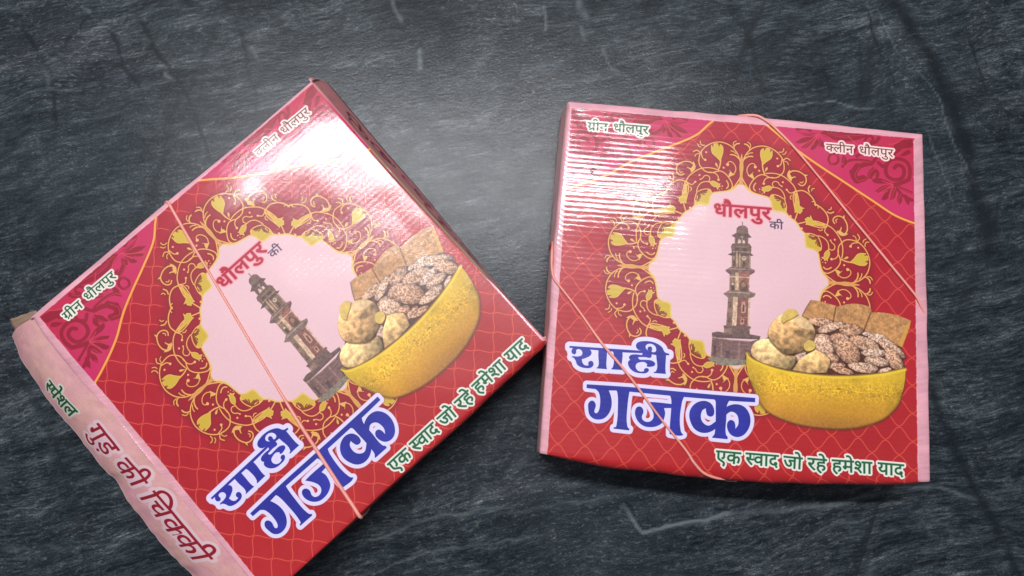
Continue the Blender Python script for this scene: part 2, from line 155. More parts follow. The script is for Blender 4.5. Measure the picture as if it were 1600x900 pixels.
GLYPH = json.loads(r'''{"ग":[[[119,316],[119,134],[116,117],[109,108],[102,104],[92,102],[80,104],[67,110],[55,119],[34,144],[27,157],[24,170],[24,182],[27,193],[33,200],[42,204],[73,206],[73,316],[0,316],[0,357],[332,357],[332,316],[272,316],[272,0],[226,0],[226,316]]],"ध":[[[362,316],[302,316],[302,0],[256,0],[256,86],[229,72],[203,63],[175,59],[146,60],[123,65],[103,74],[81,92],[71,109],[64,137],[65,159],[73,182],[85,200],[56,216],[45,227],[35,239],[28,254],[25,271],[24,290],[26,303],[33,320],[39,331],[53,345],[69,355],[80,359],[100,363],[119,362],[140,357],[154,350],[166,340],[174,328],[178,315],[178,300],[175,284],[167,269],[156,254],[121,277],[129,288],[132,304],[127,317],[118,324],[109,326],[96,325],[88,322],[78,314],[72,305],[68,292],[68,267],[72,256],[81,245],[93,237],[107,232],[128,228],[157,232],[191,231],[187,191],[160,191],[137,185],[120,174],[111,158],[110,146],[111,133],[120,116],[137,105],[163,99],[191,101],[211,107],[235,122],[256,141],[256,316],[220,316],[220,357],[362,357]]],"ल":[[[0,316],[0,357],[398,357],[398,316],[338,316],[338,0],[292,0],[292,204],[278,204],[264,201],[250,194],[239,185],[220,160],[204,119],[160,133],[168,158],[179,180],[173,184],[151,196],[133,202],[111,202],[93,196],[85,190],[77,178],[73,164],[73,147],[77,130],[82,118],[107,85],[177,23],[146,-7],[75,58],[53,85],[39,106],[28,134],[26,164],[31,190],[43,211],[52,221],[67,232],[84,239],[105,244],[132,244],[155,239],[180,229],[203,213],[225,229],[241,237],[267,243],[292,245],[292,316]]],"प":[[[275,316],[275,0],[229,0],[229,110],[196,93],[166,85],[132,85],[116,88],[101,93],[81,105],[68,118],[57,136],[50,157],[45,198],[45,316],[0,316],[0,357],[335,357],[335,316]],[[229,316],[92,316],[93,181],[98,156],[108,139],[118,131],[131,127],[151,125],[169,126],[182,130],[198,138],[229,161]]],"र":[[[227,24],[196,-7],[144,39],[94,88],[52,136],[30,168],[24,183],[23,200],[28,212],[38,221],[56,226],[76,223],[91,215],[104,200],[116,208],[129,219],[140,236],[147,260],[146,287],[137,316],[0,316],[0,357],[244,357],[244,316],[184,316],[192,288],[192,251],[187,224],[175,201],[162,186],[146,173],[122,158],[96,146],[156,84]]],"न":[[[0,357],[327,357],[327,316],[268,316],[268,0],[221,0],[221,171],[117,171],[117,137],[115,126],[109,116],[98,109],[85,108],[74,111],[62,118],[50,128],[32,149],[22,173],[21,185],[23,195],[28,202],[35,208],[56,212],[221,212],[221,316],[0,316]]],"क":[[[446,316],[260,316],[260,200],[277,215],[297,225],[319,229],[341,228],[367,221],[383,210],[396,195],[405,176],[410,154],[411,137],[407,99],[394,57],[374,22],[333,46],[346,66],[356,88],[363,112],[365,136],[364,156],[358,170],[349,181],[334,188],[317,189],[298,183],[279,169],[260,148],[260,0],[213,0],[213,100],[194,87],[175,76],[156,70],[135,68],[114,69],[94,73],[74,81],[58,92],[41,112],[30,136],[26,167],[29,192],[38,215],[52,234],[71,249],[94,260],[121,265],[140,267],[195,261],[191,219],[155,224],[124,223],[104,217],[85,203],[78,192],[75,183],[73,162],[77,141],[87,126],[98,117],[113,110],[131,108],[150,110],[164,114],[180,123],[213,149],[213,316],[0,316],[0,357],[446,357]]],"श":[[[70,109],[55,110],[45,113],[34,121],[28,128],[24,136],[23,150],[25,159],[30,168],[43,177],[62,180],[84,175],[110,159],[126,165],[145,179],[160,197],[171,220],[175,247],[175,267],[169,288],[161,302],[147,316],[130,323],[108,325],[92,320],[81,308],[80,291],[84,280],[89,272],[107,261],[132,255],[155,253],[145,213],[115,216],[90,224],[70,235],[51,255],[40,278],[38,290],[39,308],[41,319],[48,333],[58,345],[67,351],[83,358],[110,363],[133,362],[153,357],[172,348],[189,335],[203,319],[211,304],[218,280],[221,253],[217,222],[211,200],[197,173],[182,155],[166,140],[146,127],[191,83],[238,25],[201,-1],[153,62],[107,108],[103,111]],[[339,316],[339,0],[293,0],[293,316],[242,316],[242,357],[399,357],[399,316]]],"ह":[[[184,40],[213,52],[227,66],[231,78],[231,89],[229,101],[223,111],[207,124],[181,130],[146,131],[120,126],[100,115],[90,104],[85,96],[81,87],[79,71],[83,43],[93,23],[109,4],[132,-18],[173,-51],[142,-82],[96,-42],[62,-5],[44,25],[36,49],[34,66],[34,87],[39,106],[50,126],[66,142],[52,159],[43,177],[40,195],[41,214],[45,230],[55,244],[69,254],[84,261],[118,267],[207,267],[207,316],[0,316],[0,357],[314,357],[314,316],[254,316],[254,226],[114,226],[98,221],[88,211],[86,199],[88,186],[94,175],[105,163],[127,169],[151,172],[178,172],[205,168],[223,163],[242,152],[256,140],[267,125],[275,101],[275,75],[269,52],[264,42],[253,28],[227,11],[200,1]]],"स":[[[337,316],[337,0],[291,0],[291,153],[257,146],[209,144],[162,149],[122,159],[96,145],[151,84],[218,24],[187,-7],[144,33],[105,72],[68,114],[42,147],[30,166],[25,179],[23,195],[26,208],[33,218],[40,222],[52,225],[65,225],[85,219],[104,201],[116,216],[123,239],[125,266],[122,297],[115,316],[0,316],[0,357],[397,357],[397,316]],[[212,185],[253,187],[291,195],[291,316],[161,316],[170,282],[171,254],[168,229],[161,208],[150,191],[181,187]]],"व":[[[328,316],[268,316],[268,0],[222,0],[222,95],[194,80],[167,71],[134,68],[105,71],[79,80],[57,94],[40,113],[30,137],[26,164],[28,183],[32,200],[43,222],[59,240],[81,254],[116,264],[148,267],[189,263],[203,261],[200,219],[157,224],[123,222],[97,212],[86,202],[80,195],[76,186],[73,170],[76,144],[85,128],[103,115],[116,110],[130,108],[152,109],[168,113],[195,126],[222,149],[222,316],[0,316],[0,357],[328,357]]],"द":[[[237,-33],[214,6],[196,42],[168,39],[141,41],[111,46],[84,57],[64,70],[47,88],[34,110],[28,132],[26,156],[29,180],[35,200],[46,216],[67,237],[94,251],[128,259],[169,262],[169,316],[0,316],[0,357],[307,357],[307,316],[216,316],[216,221],[169,221],[138,218],[115,212],[97,202],[84,190],[77,177],[73,161],[73,145],[76,128],[83,113],[95,100],[105,93],[117,88],[139,82],[179,81],[176,101],[180,121],[190,131],[209,138],[224,137],[240,133],[249,126],[258,115],[265,96],[262,74],[251,59],[235,49],[250,24],[276,-14]]],"ज":[[[375,316],[375,0],[329,0],[329,213],[217,214],[239,191],[253,169],[261,145],[263,125],[260,101],[254,85],[241,68],[220,55],[204,49],[187,46],[166,47],[148,50],[131,57],[115,67],[98,81],[83,99],[62,130],[47,158],[18,230],[59,245],[75,202],[91,166],[108,136],[120,120],[137,102],[156,91],[169,88],[189,89],[203,96],[212,105],[217,118],[218,135],[211,160],[200,178],[181,199],[157,217],[173,253],[329,253],[329,316],[0,316],[0,357],[435,357],[435,316]]],"म":[[[292,316],[292,0],[246,0],[246,144],[119,144],[119,115],[116,103],[107,92],[96,87],[85,87],[71,93],[57,102],[44,115],[27,141],[23,153],[23,164],[27,174],[36,181],[50,184],[72,184],[72,316],[0,316],[0,357],[352,357],[352,316]],[[246,316],[119,316],[119,184],[246,184]]],"य":[[[342,357],[342,316],[282,316],[282,0],[235,0],[235,103],[197,84],[168,77],[135,76],[116,79],[99,85],[75,98],[62,111],[50,125],[32,160],[24,191],[22,203],[58,214],[71,221],[81,230],[90,248],[91,272],[85,292],[71,316],[0,316],[0,357]],[[74,173],[84,153],[96,137],[111,126],[123,120],[143,117],[165,118],[185,123],[203,131],[219,142],[235,157],[235,316],[121,316],[132,292],[137,268],[137,244],[132,222],[122,204],[107,189],[97,183]]],"ए":[[[326,316],[272,316],[272,202],[269,175],[264,159],[249,136],[232,123],[211,115],[186,110],[176,153],[198,158],[209,164],[218,175],[224,189],[226,214],[226,316],[92,316],[93,175],[95,150],[101,132],[112,118],[129,105],[220,52],[243,36],[261,21],[269,9],[275,-4],[279,-25],[278,-44],[275,-61],[264,-85],[252,-106],[211,-82],[226,-55],[231,-39],[230,-19],[222,-5],[195,15],[100,72],[78,88],[67,100],[53,126],[47,153],[45,316],[0,316],[0,357],[326,357]]],"च":[[[373,316],[313,316],[313,0],[267,0],[267,95],[247,83],[223,73],[204,69],[182,68],[165,69],[142,74],[121,84],[104,98],[95,109],[88,121],[84,135],[81,158],[83,174],[87,186],[95,200],[106,213],[22,212],[22,253],[211,253],[223,253],[219,213],[182,211],[161,206],[140,192],[130,177],[127,157],[130,140],[138,126],[154,114],[165,110],[182,108],[214,112],[239,125],[267,149],[267,316],[0,316],[0,357],[373,357]]],"ड":[[[206,128],[176,124],[142,113],[132,120],[105,143],[88,165],[80,185],[79,211],[83,227],[93,242],[105,252],[121,260],[156,266],[230,267],[230,316],[0,316],[0,357],[340,357],[340,316],[277,316],[277,226],[164,226],[142,223],[130,216],[125,204],[127,187],[134,174],[150,159],[183,167],[224,168],[254,161],[279,147],[297,128],[304,109],[306,81],[300,53],[284,30],[266,16],[243,6],[215,1],[172,1],[140,6],[111,16],[75,36],[43,61],[14,91],[49,119],[69,97],[89,79],[123,58],[161,45],[185,43],[206,43],[228,47],[236,50],[250,59],[258,71],[260,87],[257,105],[246,117],[229,125]]],"ा":[[[98,316],[98,0],[51,0],[51,316],[0,316],[0,357],[157,357],[157,316]]],"ि":[[[51,316],[0,316],[0,357],[46,357],[36,381],[31,406],[32,433],[39,456],[52,476],[71,493],[86,501],[112,510],[142,514],[184,513],[215,508],[257,493],[284,479],[321,452],[344,431],[376,395],[404,353],[356,353],[320,396],[283,430],[244,454],[224,462],[184,472],[163,473],[140,472],[109,462],[100,456],[88,445],[79,427],[77,403],[81,383],[95,357],[157,357],[157,316],[98,316],[98,0],[51,0]]],"ी":[[[-106,353],[-119,384],[-125,410],[-126,437],[-120,464],[-107,486],[-86,503],[-59,513],[-35,515],[-15,513],[8,507],[22,498],[40,482],[55,460],[69,432],[94,357],[157,357],[157,316],[98,316],[98,0],[51,0],[51,316],[0,316],[0,357],[50,357],[37,400],[20,439],[5,460],[-15,471],[-37,474],[-49,472],[-60,467],[-68,460],[-74,450],[-79,435],[-80,421],[-76,392],[-60,353]]],"ु":[[[-142,-7],[-104,4],[-70,6],[-40,1],[-27,-5],[-11,-16],[-3,-25],[7,-41],[10,-54],[13,-74],[10,-94],[6,-106],[-4,-122],[-14,-132],[-39,-146],[-63,-152],[-81,-154],[-122,-152],[-161,-141],[-186,-128],[-210,-110],[-240,-82],[-261,-57],[-226,-33],[-204,-58],[-184,-78],[-167,-91],[-150,-101],[-132,-107],[-107,-112],[-79,-112],[-59,-109],[-45,-102],[-35,-92],[-30,-78],[-31,-60],[-38,-46],[-55,-36],[-75,-33],[-103,-36],[-128,-45]]],"े":[[[-97,353],[-119,419],[-131,443],[-141,457],[-156,467],[-173,472],[-195,472],[-214,467],[-221,465],[-235,507],[-221,511],[-189,515],[-159,512],[-134,503],[-116,489],[-99,469],[-85,443],[-71,408],[-54,353]]],"ो":[[[98,316],[98,0],[51,0],[51,316],[0,316],[0,357],[157,357],[157,316]],[[52,353],[30,419],[18,443],[7,457],[-7,467],[-25,472],[-46,472],[-66,467],[-72,465],[-86,507],[-72,511],[-40,515],[-10,512],[15,503],[33,489],[49,469],[64,443],[78,408],[95,353]]],"ौ":[[[98,316],[98,0],[51,0],[51,316],[0,316],[0,357],[157,357],[157,316]],[[46,353],[20,385],[7,394],[-5,400],[-24,403],[-44,403],[-61,400],[-82,392],[-97,431],[-78,438],[-58,443],[-38,444],[-19,442],[-5,438],[11,429],[26,417],[41,397],[44,399],[26,438],[17,451],[5,463],[-10,472],[-29,475],[-52,474],[-73,467],[-86,507],[-51,514],[-16,513],[0,509],[15,503],[37,485],[53,463],[68,435],[82,398],[95,353]]]}''')
GEO_JSON = r'''{"cam":[1150.0,0.145,-0.0018,0.4525],"right":{"print":[[35.71,167.01,40.0],[235.23,148.74,40.0],[222.27,-46.7,40.0],[20.04,-31.97,40.0]],"fold":[[[33.99,171.58,38.5],[98.83,166.08,38.5],[170.18,159.43,38.5],[241.54,151.63,38.5]],[[241.54,151.63,38.5],[235.85,49.52,38.5],[229.77,-46.53,38.5]],[[229.77,-46.53,38.5],[222.77,-48.13,35.0],[212.82,-48.64,35.0],[191.6,-48.63,35.0],[156.26,-48.11,35.0],[128.03,-46.9,35.0],[106.86,-45.52,35.0],[85.71,-42.76,35.0],[57.44,-39.99,35.0],[36.23,-36.18,35.0],[15.89,-31.4,38.5]],[[15.89,-31.4,38.5],[22.1,45.83,38.5],[27.82,116.69,38.5],[33.99,171.58,38.5]]],"base":[[[31.68,176.3,0.0],[240.66,151.08,0.0]],[[240.66,151.08,0.0],[228.94,-46.36,0.0]],[[228.94,-46.36,0.0],[123.1,-43.96,0.0],[15.46,-32.43,0.0]],[[15.46,-32.43,0.0],[20.99,50.09,0.0],[26.76,127.54,0.0],[31.68,176.3,0.0]]],"marg":[0.03,0.04,0.035,0.045]},"left":{"print":[[-267.71,44.22,36.0],[-118.21,183.7,36.0],[17.77,30.44,36.0],[-129.21,-107.13,36.0]],"fold":[[[-272.06,43.64,34.5],[-270.08,46.68,35.2],[-228.28,85.14,35.2],[-199.82,111.94,35.2],[-157.82,149.03,35.2],[-118.88,185.67,35.2]],[[-118.94,185.76,35.0],[-117.73,184.15,35.0],[-81.04,141.89,35.0],[-62.9,121.49,35.0],[-24.72,79.61,35.0],[19.64,31.24,35.0]],[[19.64,31.24,35.0],[18.65,27.08,32.0],[11.69,20.89,32.0],[0.76,10.75,32.0],[-13.7,-2.89,32.0],[-26.59,-14.98,32.0],[-50.68,-36.08,32.0],[-63.28,-47.2,32.0],[-84.04,-66.45,32.0],[-104.54,-84.77,32.0],[-118.73,-97.52,32.0],[-133.85,-106.85,34.5]],[[-133.85,-106.85,34.5],[-152.63,-86.26,34.5],[-180.28,-57.18,34.5],[-190.13,-46.89,34.5],[-214.07,-19.8,34.5],[-225.0,-7.83,34.5],[-244.5,11.04,34.5],[-263.78,32.69,34.5],[-272.06,43.64,34.5]]],"base":[[[-287.31,46.06,0.0],[-212.61,108.75,0.0],[-118.53,200.9,0.0]],[[-118.53,200.9,0.0],[-108.19,188.73,0.0],[-97.06,175.35,0.0],[-80.53,155.7,0.0],[-59.65,131.68,0.0],[-43.15,111.72,0.0],[-23.6,87.51,0.0],[0.81,58.06,0.0],[22.85,33.07,0.0]],[[22.85,33.07,0.0],[-50.2,-35.73,0.0],[-126.9,-104.83,0.0]],[[-171.21,-115.54,10.0],[-182.99,-102.59,10.0],[-192.82,-92.72,10.0],[-203.51,-82.06,10.0],[-214.01,-69.9,10.0],[-222.93,-59.8,10.0],[-230.0,-50.36,10.0],[-239.21,-42.7,10.0],[-247.52,-32.79,10.0],[-260.02,-18.73,10.0],[-272.56,-5.29,10.0],[-282.02,6.76,10.0],[-292.16,21.19,10.0],[-300.02,34.99,10.0]]],"marg":[0.012,0.006,0.035,0.045]},"innerwall":[[-133.37,-106.47,0.0],[-287.31,46.06,0.0]],"tuck":[[-296.74,44.6,18.0],[-277.45,49.25,24.0],[-273.24,45.65,26.0],[-294.41,36.2,14.0]],"nub":[[17.59,32.56,32.0],[20.25,33.45,30.0],[21.16,30.43,26.0],[18.38,27.94,30.0]],"panwords":[["स~पेशल",[371,213],[617,197],108,"sg"],["गुड*",[732,132],[927,127],138,"sr"],["की",[982,122],[1168,116],138,"sr"],["िचक~की",[1223,111],[1719,116],138,"sr"]],"bandR":{"a":[[135.16,164.52,33.0],[138.7,163.15,38.5],[143.64,162.76,39.5],[147.08,161.11,40.2],[152.36,156.85,40.6]],"atop":[[155.91,153.14,40.6],[164.7,143.04,40.6],[181.93,119.99,40.6],[198.84,96.53,40.6],[215.54,74.19,40.6],[228.69,56.19,40.6]],"b":[[230.93,51.82,40.5],[232.93,47.21,39.5],[235.07,43.11,37.0],[236.98,39.11,33.0]],"c":[[127.19,-47.56,26.0],[123.59,-46.13,31.0],[117.89,-45.59,36.0],[111.6,-44.46,38.5],[105.0,-41.57,40.0]],"ctop":[[99.48,-35.36,40.6],[96.16,-29.88,40.6],[85.35,-16.07,40.6],[80.59,-9.81,40.6],[64.82,11.95,40.6],[50.88,29.03,40.6],[38.93,46.32,40.6],[29.69,58.69,40.6]],"d":[[25.74,63.79,40.8],[24.01,67.25,39.8],[23.4,73.39,38.5],[23.87,81.61,34.5],[24.67,89.01,28.0]]},"bandL":{"a":[[-203.3,111.2,30.0],[-200.17,111.55,35.2]],"top":[[-198.32,110.22,36.6],[-183.49,86.75,36.6],[-163.27,54.8,36.6],[-143.52,24.24,36.6],[-127.26,-0.73,36.6],[-112.82,-22.15,36.6],[-94.18,-48.73,36.6],[-82.45,-65.05,36.6]],"b":[[-81.96,-66.06,34.5],[-83.44,-66.4,28.0]]},"pen":[[49.39,130.05,40.0],[47.16,130.05,40.0],[46.03,128.9,40.0],[47.87,128.13,40.0],[46.38,127.36,40.0],[48.21,126.21,40.0],[49.7,126.4,40.0]],"veins":{"light":[[2.2,0.55,[[-89.91,-89.05],[-74.89,-85.05],[-56.11,-77.76],[-37.22,-71.53],[-14.42,-66.75],[0.81,-64.9]]],[1.8,0.5,[[-89.38,-106.75],[-74.46,-102.44],[-52.04,-93.42],[-21.89,-86.89],[0.81,-83.26],[23.58,-78.88]]],[2.2,0.5,[[-6.8,-68.59],[27.53,-61.95],[40.87,-63.07],[61.93,-59.37]]],[3.4,1.3,[[65.63,-64.92],[77.86,-79.26],[91.98,-76.7],[107.31,-73.04],[145.52,-69.74]]],[4.0,0.6,[[145.52,-69.74],[191.67,-63.1],[230.52,-54.58],[257.48,-53.09],[279.8,-60.53]]],[1.6,0.8,[[161.55,179.41],[182.46,184.61],[195.01,187.22],[207.52,188.96],[223.72,183.77],[242.25,182.92]]],[1.6,0.5,[[83.74,200.19],[108.74,203.71],[133.63,202.85],[166.99,205.5]]],[1.2,0.6,[[237.22,258.12],[251.42,222.32],[278.1,191.62],[283.77,161.47],[293.78,136.06]]],[1.4,0.6,[[-315.9,221.82],[-298.85,217.42],[-286.38,217.43],[-274.64,226.28],[-264.75,232.95]]],[5,0.8,[[-302.95,207.75],[-300.07,203.37],[-300.26,196.4]]],[4,0.8,[[-224.06,206.06],[-221.42,203.88]]],[4,0.7,[[-59.26,222.05],[-57.83,212.34]]],[5,0.7,[[-77.61,257.8],[-74.87,248.79],[-72.19,241.61]]],[5,0.8,[[46.37,257.92],[47.93,248.91],[51.2,242.63]]],[4,0.6,[[21.86,251.13],[23.87,237.68]]],[3,0.5,[[47.77,237.7],[50.13,226.57]]],[3,0.5,[[59.24,222.15],[64.04,211.13],[69.39,208.06]]],[4,0.5,[[-280.87,250.83],[-274.24,246.79]]],[2,0.6,[[-216.21,162.85],[-208.13,164.56],[-199.21,165.85]]],[1.8,0.6,[[-195.47,171.85],[-189.05,174.43]]],[3,0.5,[[-169.42,224.16],[-164.88,216.65]]],[1.6,0.45,[[-329.47,191.16],[-305.13,195.52],[-280.43,196.41]]],[1.8,0.35,[[-301.2,-90.43],[-271.36,-86.81],[-251.87,-94.07]]],[1.6,0.4,[[268.05,170.02],[274.13,144.48],[279.75,115.17]]],[1.6,0.5,[[163.45,-90.6],[187.06,-76.0],[229.46,-68.66]]]],"dark":[[3.2,0.9,[[-246.13,246.82],[-236.85,234.31],[-230.55,221.89],[-220.09,208.69],[-209.7,189.08],[-196.59,163.29],[-190.56,144.21]]],[3,0.85,[[-262.0,235.18],[-256.29,226.3],[-248.46,210.86],[-232.54,191.23]]],[3.4,0.85,[[-322.21,244.06],[-312.99,226.25],[-305.3,215.21],[-298.81,207.75],[-295.27,186.85],[-292.75,158.97]]],[3,0.8,[[-273.06,247.69],[-281.65,235.16],[-290.93,221.84]]],[3.2,0.7,[[-181.78,244.19],[-172.11,219.74],[-165.7,199.99],[-161.93,174.02]]],[3.2,0.8,[[-82.66,257.79],[-77.4,248.78],[-70.48,239.82]]],[2.6,0.8,[[51.43,257.93],[55.47,246.67],[53.3,242.63]]],[12,0.85,[[244.54,271.76],[253.78,253.62],[264.66,231.21],[277.49,209.11],[286.01,187.29],[293.27,152.96],[295.94,115.18],[304.55,78.27]]],[6,0.7,[[140.45,267.09],[153.82,235.57],[162.79,204.62],[168.13,187.2]]],[4.5,0.7,[[196.29,244.56],[200.86,215.65],[206.86,191.57]]],[2.2,0.8,[[230.88,258.11],[239.19,226.74],[245.93,204.69],[249.1,191.6]]],[2,0.8,[[298.61,235.7],[304.57,209.13],[306.68,196.0],[294.48,189.46]]],[3,0.5,[[226.94,231.18],[225.08,191.58]]],[2.2,0.7,[[170.83,215.62],[175.25,204.64],[180.43,208.15]]],[7,0.75,[[252.06,22.5],[259.29,-8.49],[272.16,-38.87],[284.78,-68.67],[298.33,-105.11],[307.43,-126.57]]],[2.2,0.7,[[67.62,-61.22],[71.31,-66.77],[73.83,-73.03]]],[7,0.35,[[12.25,-64.91],[19.74,-86.91],[23.33,-112.17]]],[5,0.4,[[-61.37,-4.64],[-37.72,-31.29],[-22.14,-53.78]]],[6,0.4,[[-308.62,22.45],[-286.19,-8.47],[-262.9,-53.73],[-247.21,-104.89]]],[5,0.4,[[-159.35,257.71],[-149.31,221.97],[-135.71,195.65]]],[5,0.35,[[85.19,257.96],[101.13,226.62],[108.63,200.21]]]]}}'''

STY = {'g': ((28, 88, 52), (236, 226, 214), 10), 'b': ((112, 56, 50), (246, 214, 206), 10), 'r': ((176, 26, 52), (240, 150, 160), 6),
       'k': ((84, 48, 66), (214, 180, 196), 3), 't': ((34, 92, 54), (244, 226, 216), 10)}

def paint_words(sh, words):
    for txt, p0, p1, h, st in words:
        gl = place_word(txt, p0, p1, h); c, oc, w = STY[st]
        bold = h * {'g': .022, 'b': .014, 'r': .045, 'k': .02, 't': .030}[st]
        sh.poly(gl, oc, grow=w + bold)
        if st == 't': sh.poly(gl, (206, 232, 214), grow=w * .45 + bold, alpha=.8)
        sh.poly(gl, c, grow=bold)

def lid_art():
    N = NPX; sh = Sheet(N, N); A = sh.a
    yy, xx = np.mgrid[0:N, 0:N].astype(np.float32)
    v = np.clip((yy - MG) / S, 0, 1)[..., None]; u = np.clip((xx - MG) / S, 0, 1)[..., None]
    top = np.array([170, 18, 42]) / 255.; bot = np.array([180, 32, 36]) / 255.
    A[:] = top * (1 - v) + bot * v
    A *= (0.94 + .12 * fbm(N, N, 300, 4, 3))[..., None]
    # wavy lattice
    x0, y0, P, Q = 227., 1960., 148., 157.
    xs = np.arange(-20, N + 20, 8.)
    for j in range(-28, 6):
        ys = y0 + j * Q / 2 + Q / 4 + (Q / 4 - 3) * np.cos(2 * np.pi * (xs - x0) / P + np.pi * (j + 1))
        if ys.max() < -5 or ys.min() > N + 5: continue
        sh.stroke([np.stack([xs, ys], 1)], (222, 84, 64), 2.6, alpha=.9, soft=1.2)
    cx, cy = DATA['centre']
    M8 = []
    for sx in (1, -1):
        for sy in (1, -1):
            for sw in (0, 1): M8.append((sx, sy, sw))
    def tr(p, m):
        p = np.array(p, float) * (1, 1 / 1.06); p = p[:, ::-1].copy() if m[2] else p.copy()
        if m[2]: p = -p          # the traced octant lies up-right: mirror in its diagonal
        return p * np.array([m[0], m[1] * 1.06]) + (cx, cy)
    # ring ground without lattice
    ring = []
    for m in M8: ring.append(tr(DATA['o_ring'], m))
    pol = np.concatenate(ring) - (cx, cy)
    pol = pol[np.argsort(np.arctan2(pol[:, 1], pol[:, 0]))] + (cx, cy)
    sh.poly([[pol]], (158, 18, 42), grow=16, soft=18)
    # halo + filigree
    st = [(r, smooth(p, False, 4)) for r, p in DATA['o_str']]
    bl = [(k, smooth(p, True, 4, 50)) for k, p in DATA['o_blob']]
    for m in M8:
        lines = [tr(q, m) for _, q in st] + [np.vstack([tr(q, m), tr(q, m)[:1]]) for _, q in bl]
        sl, D = sh.field([lines], 26, closed=False)
        sh.blend(sl, np.clip(1 - (D - 4) / 18, 0, 1) ** 1.3 * .42, (116, 40, 12))
    for m in M8:
        for r in sorted(set(r for r, _ in st)):
            sh.stroke([tr(q, m) for rr, q in st if rr == r], (234, 170, 90), r * .68 + .9, soft=.9)
        for k, q in bl:
            col = {'y': (206, 172, 56), 'c': (228, 172, 92), 'm': (206, 166, 58)}[k]
            if k != 'c': sh.poly([[tr(q, m)]], (234, 174, 92), grow=1.5)
            sh.poly([[tr(q, m)]], col, grow=-1.5 if k == 'c' else -2.5, soft=.9)
        for q in DATA['o_slash']: sh.stroke([tr(q, m)], (132, 60, 24), 3.0, soft=.9)
        for x, y, r in DATA['o_dot']: sh.poly([[ell(*tr([(x, y)], m)[0], r, r, 0, 12)]], (238, 172, 110))
    # pink field
    fld = []
    for m in M8: fld.append(tr(DATA['o_field'], m))
    pol = np.concatenate(fld) - (cx, cy); ang = np.arctan2(pol[:, 1], pol[:, 0])
    pol = pol[np.argsort(ang)] + (cx, cy)
    sh.poly([[pol]], (222, 190, 92), grow=8, soft=3)
    sh.poly([[pol]], (230, 188, 192), grow=0, soft=4)
    # stem between circle pairs on the four axes
    for s in ((1, 0), (-1, 0), (0, 1), (0, -1)):
        s = np.array(s, float); n = np.array([-s[1], s[0]]) * (1, 1); k = 1.06 if s[1] else 1.; c = np.array((cx, cy))
        pts = [(512, 14), (545, 8), (600, 10), (650, 9), (690, 2)]
        q = [c + s*(a-6)*k + n*b for a, b in pts] + [c + s*(a-6)*k - n*b for a, b in pts[::-1]]
        sh.poly([[smooth(q)]], (216, 152, 80))
    # corner panels with florals
    for name, mir in (('cTL', True), ('cTR', False)):
        cv = smooth(DATA[name], False, 6)
        if mir: reg = np.vstack([cv, [[-50, cv[-1][1] + 30], [-50, -50], [cv[0][0], -50]]])
        else: reg = np.vstack([cv, [[N + 50, cv[-1][1] + 20], [N + 50, -50], [cv[0][0], -50]]])
        g = fbm(N, N, 260, 3, 5)[..., None]
        sl, D = sh.field([[reg]], 4)
        if sl:
            mk = np.clip(.5 - D, 0, 1)
            base = np.array([204, 40, 98]) / 255. * (1 - g[sl]) + np.array([192, 32, 82]) / 255. * g[sl]
            dist = np.hypot(xx[sl] - (MG if mir else N - MG), yy[sl] - MG)[..., None] / 700.
            base = base * np.clip(dist + .35, 0, 1) + np.array([180, 28, 50]) / 255. * (1 - np.clip(dist + .35, 0, 1))
            keep = sh.a[sl].copy(); sh.a[sl] = base
            T = lambda p: [(N - x, y) if mir else (x, y) for x, y in p]
            for it in DATA['fl']:
                if it[0] == 's': sh.stroke([smooth(T(it[2]), False, 4)], (148, 12, 42), it[1], soft=1.5)
                else: sh.poly([[smooth(T(it[1]), True, 4, 80)]], (146, 12, 42), soft=1.5)
            for p in DATA['fll']: sh.stroke([smooth(T(p), False, 4)], (206, 66, 72), 3.2, alpha=.8, soft=1.2)
            for it in DATA['fl'][::2]:
                p = smooth(T(it[-1]), False, 4); sh.stroke([p + (9, 6)], (200, 56, 72), 2.4, alpha=.7, soft=1.2)
            sh.a[sl] = sh.a[sl] * mk[..., None] + keep * (1 - mk[..., None])
            # restore anything the floral strokes drew outside the region box is inside keep already
        sh.stroke([cv], (150, 50, 20), 10, alpha=.4, soft=4)
        sh.stroke([cv], (234, 150, 62), 6.5)
        sh.stroke([cv + (0, -1.5)], (242, 178, 90), 2.5, alpha=.7, soft=1.5)
    # tower
    fine = fbm(N, N, 9, 2, 11); fine2 = fbm(N, N, 22, 3, 12)
    for i, (col, p) in enumerate(DATA['tower']):
        m_ = sum(col) / 3.; col = [118 + (q - 118) * .86 for q in [c * .55 + m_ * k * .45 for c, k in zip(col, (1.20, .94, .80))]]
        sl, al = sh.poly([[np.array(p)]], col, soft=1.2)
        if sl: sh.a[sl] *= 1 + (al * (fine[sl] - .5) * .45)[..., None]
    x, y, r = DATA['clock']; sh.poly([[ell(x, y, r, r, 0)]], (214, 190, 160)); sh.poly([[ell(x, y, r*.62, r*.62, 0)]], (110, 80, 60)); sh.poly([[ell(x, y+2, r*.3, r*.3, 0)]], (230, 214, 190))
    # food
    sp = fbm(N, N, 7, 2, 21); sp2 = fbm(N, N, 16, 3, 22); sp3 = fbm(N, N, 60, 3, 23)
    def speck(sl, al, amt, src=None):
        k = (src if src is not None else sp)[sl]
        sh.a[sl] *= np.clip(1 + al * (k - .5) * amt, .35, 1.5)[..., None]
    def shade(sl, al, D, w, lo=.55):
        """printed photograph of a rounded piece: darker rim"""
        e = np.clip(-D / w, 0, 1); sh.a[sl] *= (1 - al * (1 - lo) * (1 - e) ** 1.5)[..., None]
    sl, al = sh.poly([[smooth(DATA['heap'], True, 3)]], (96, 50, 34)); speck(sl, al, 1.0, sp2)
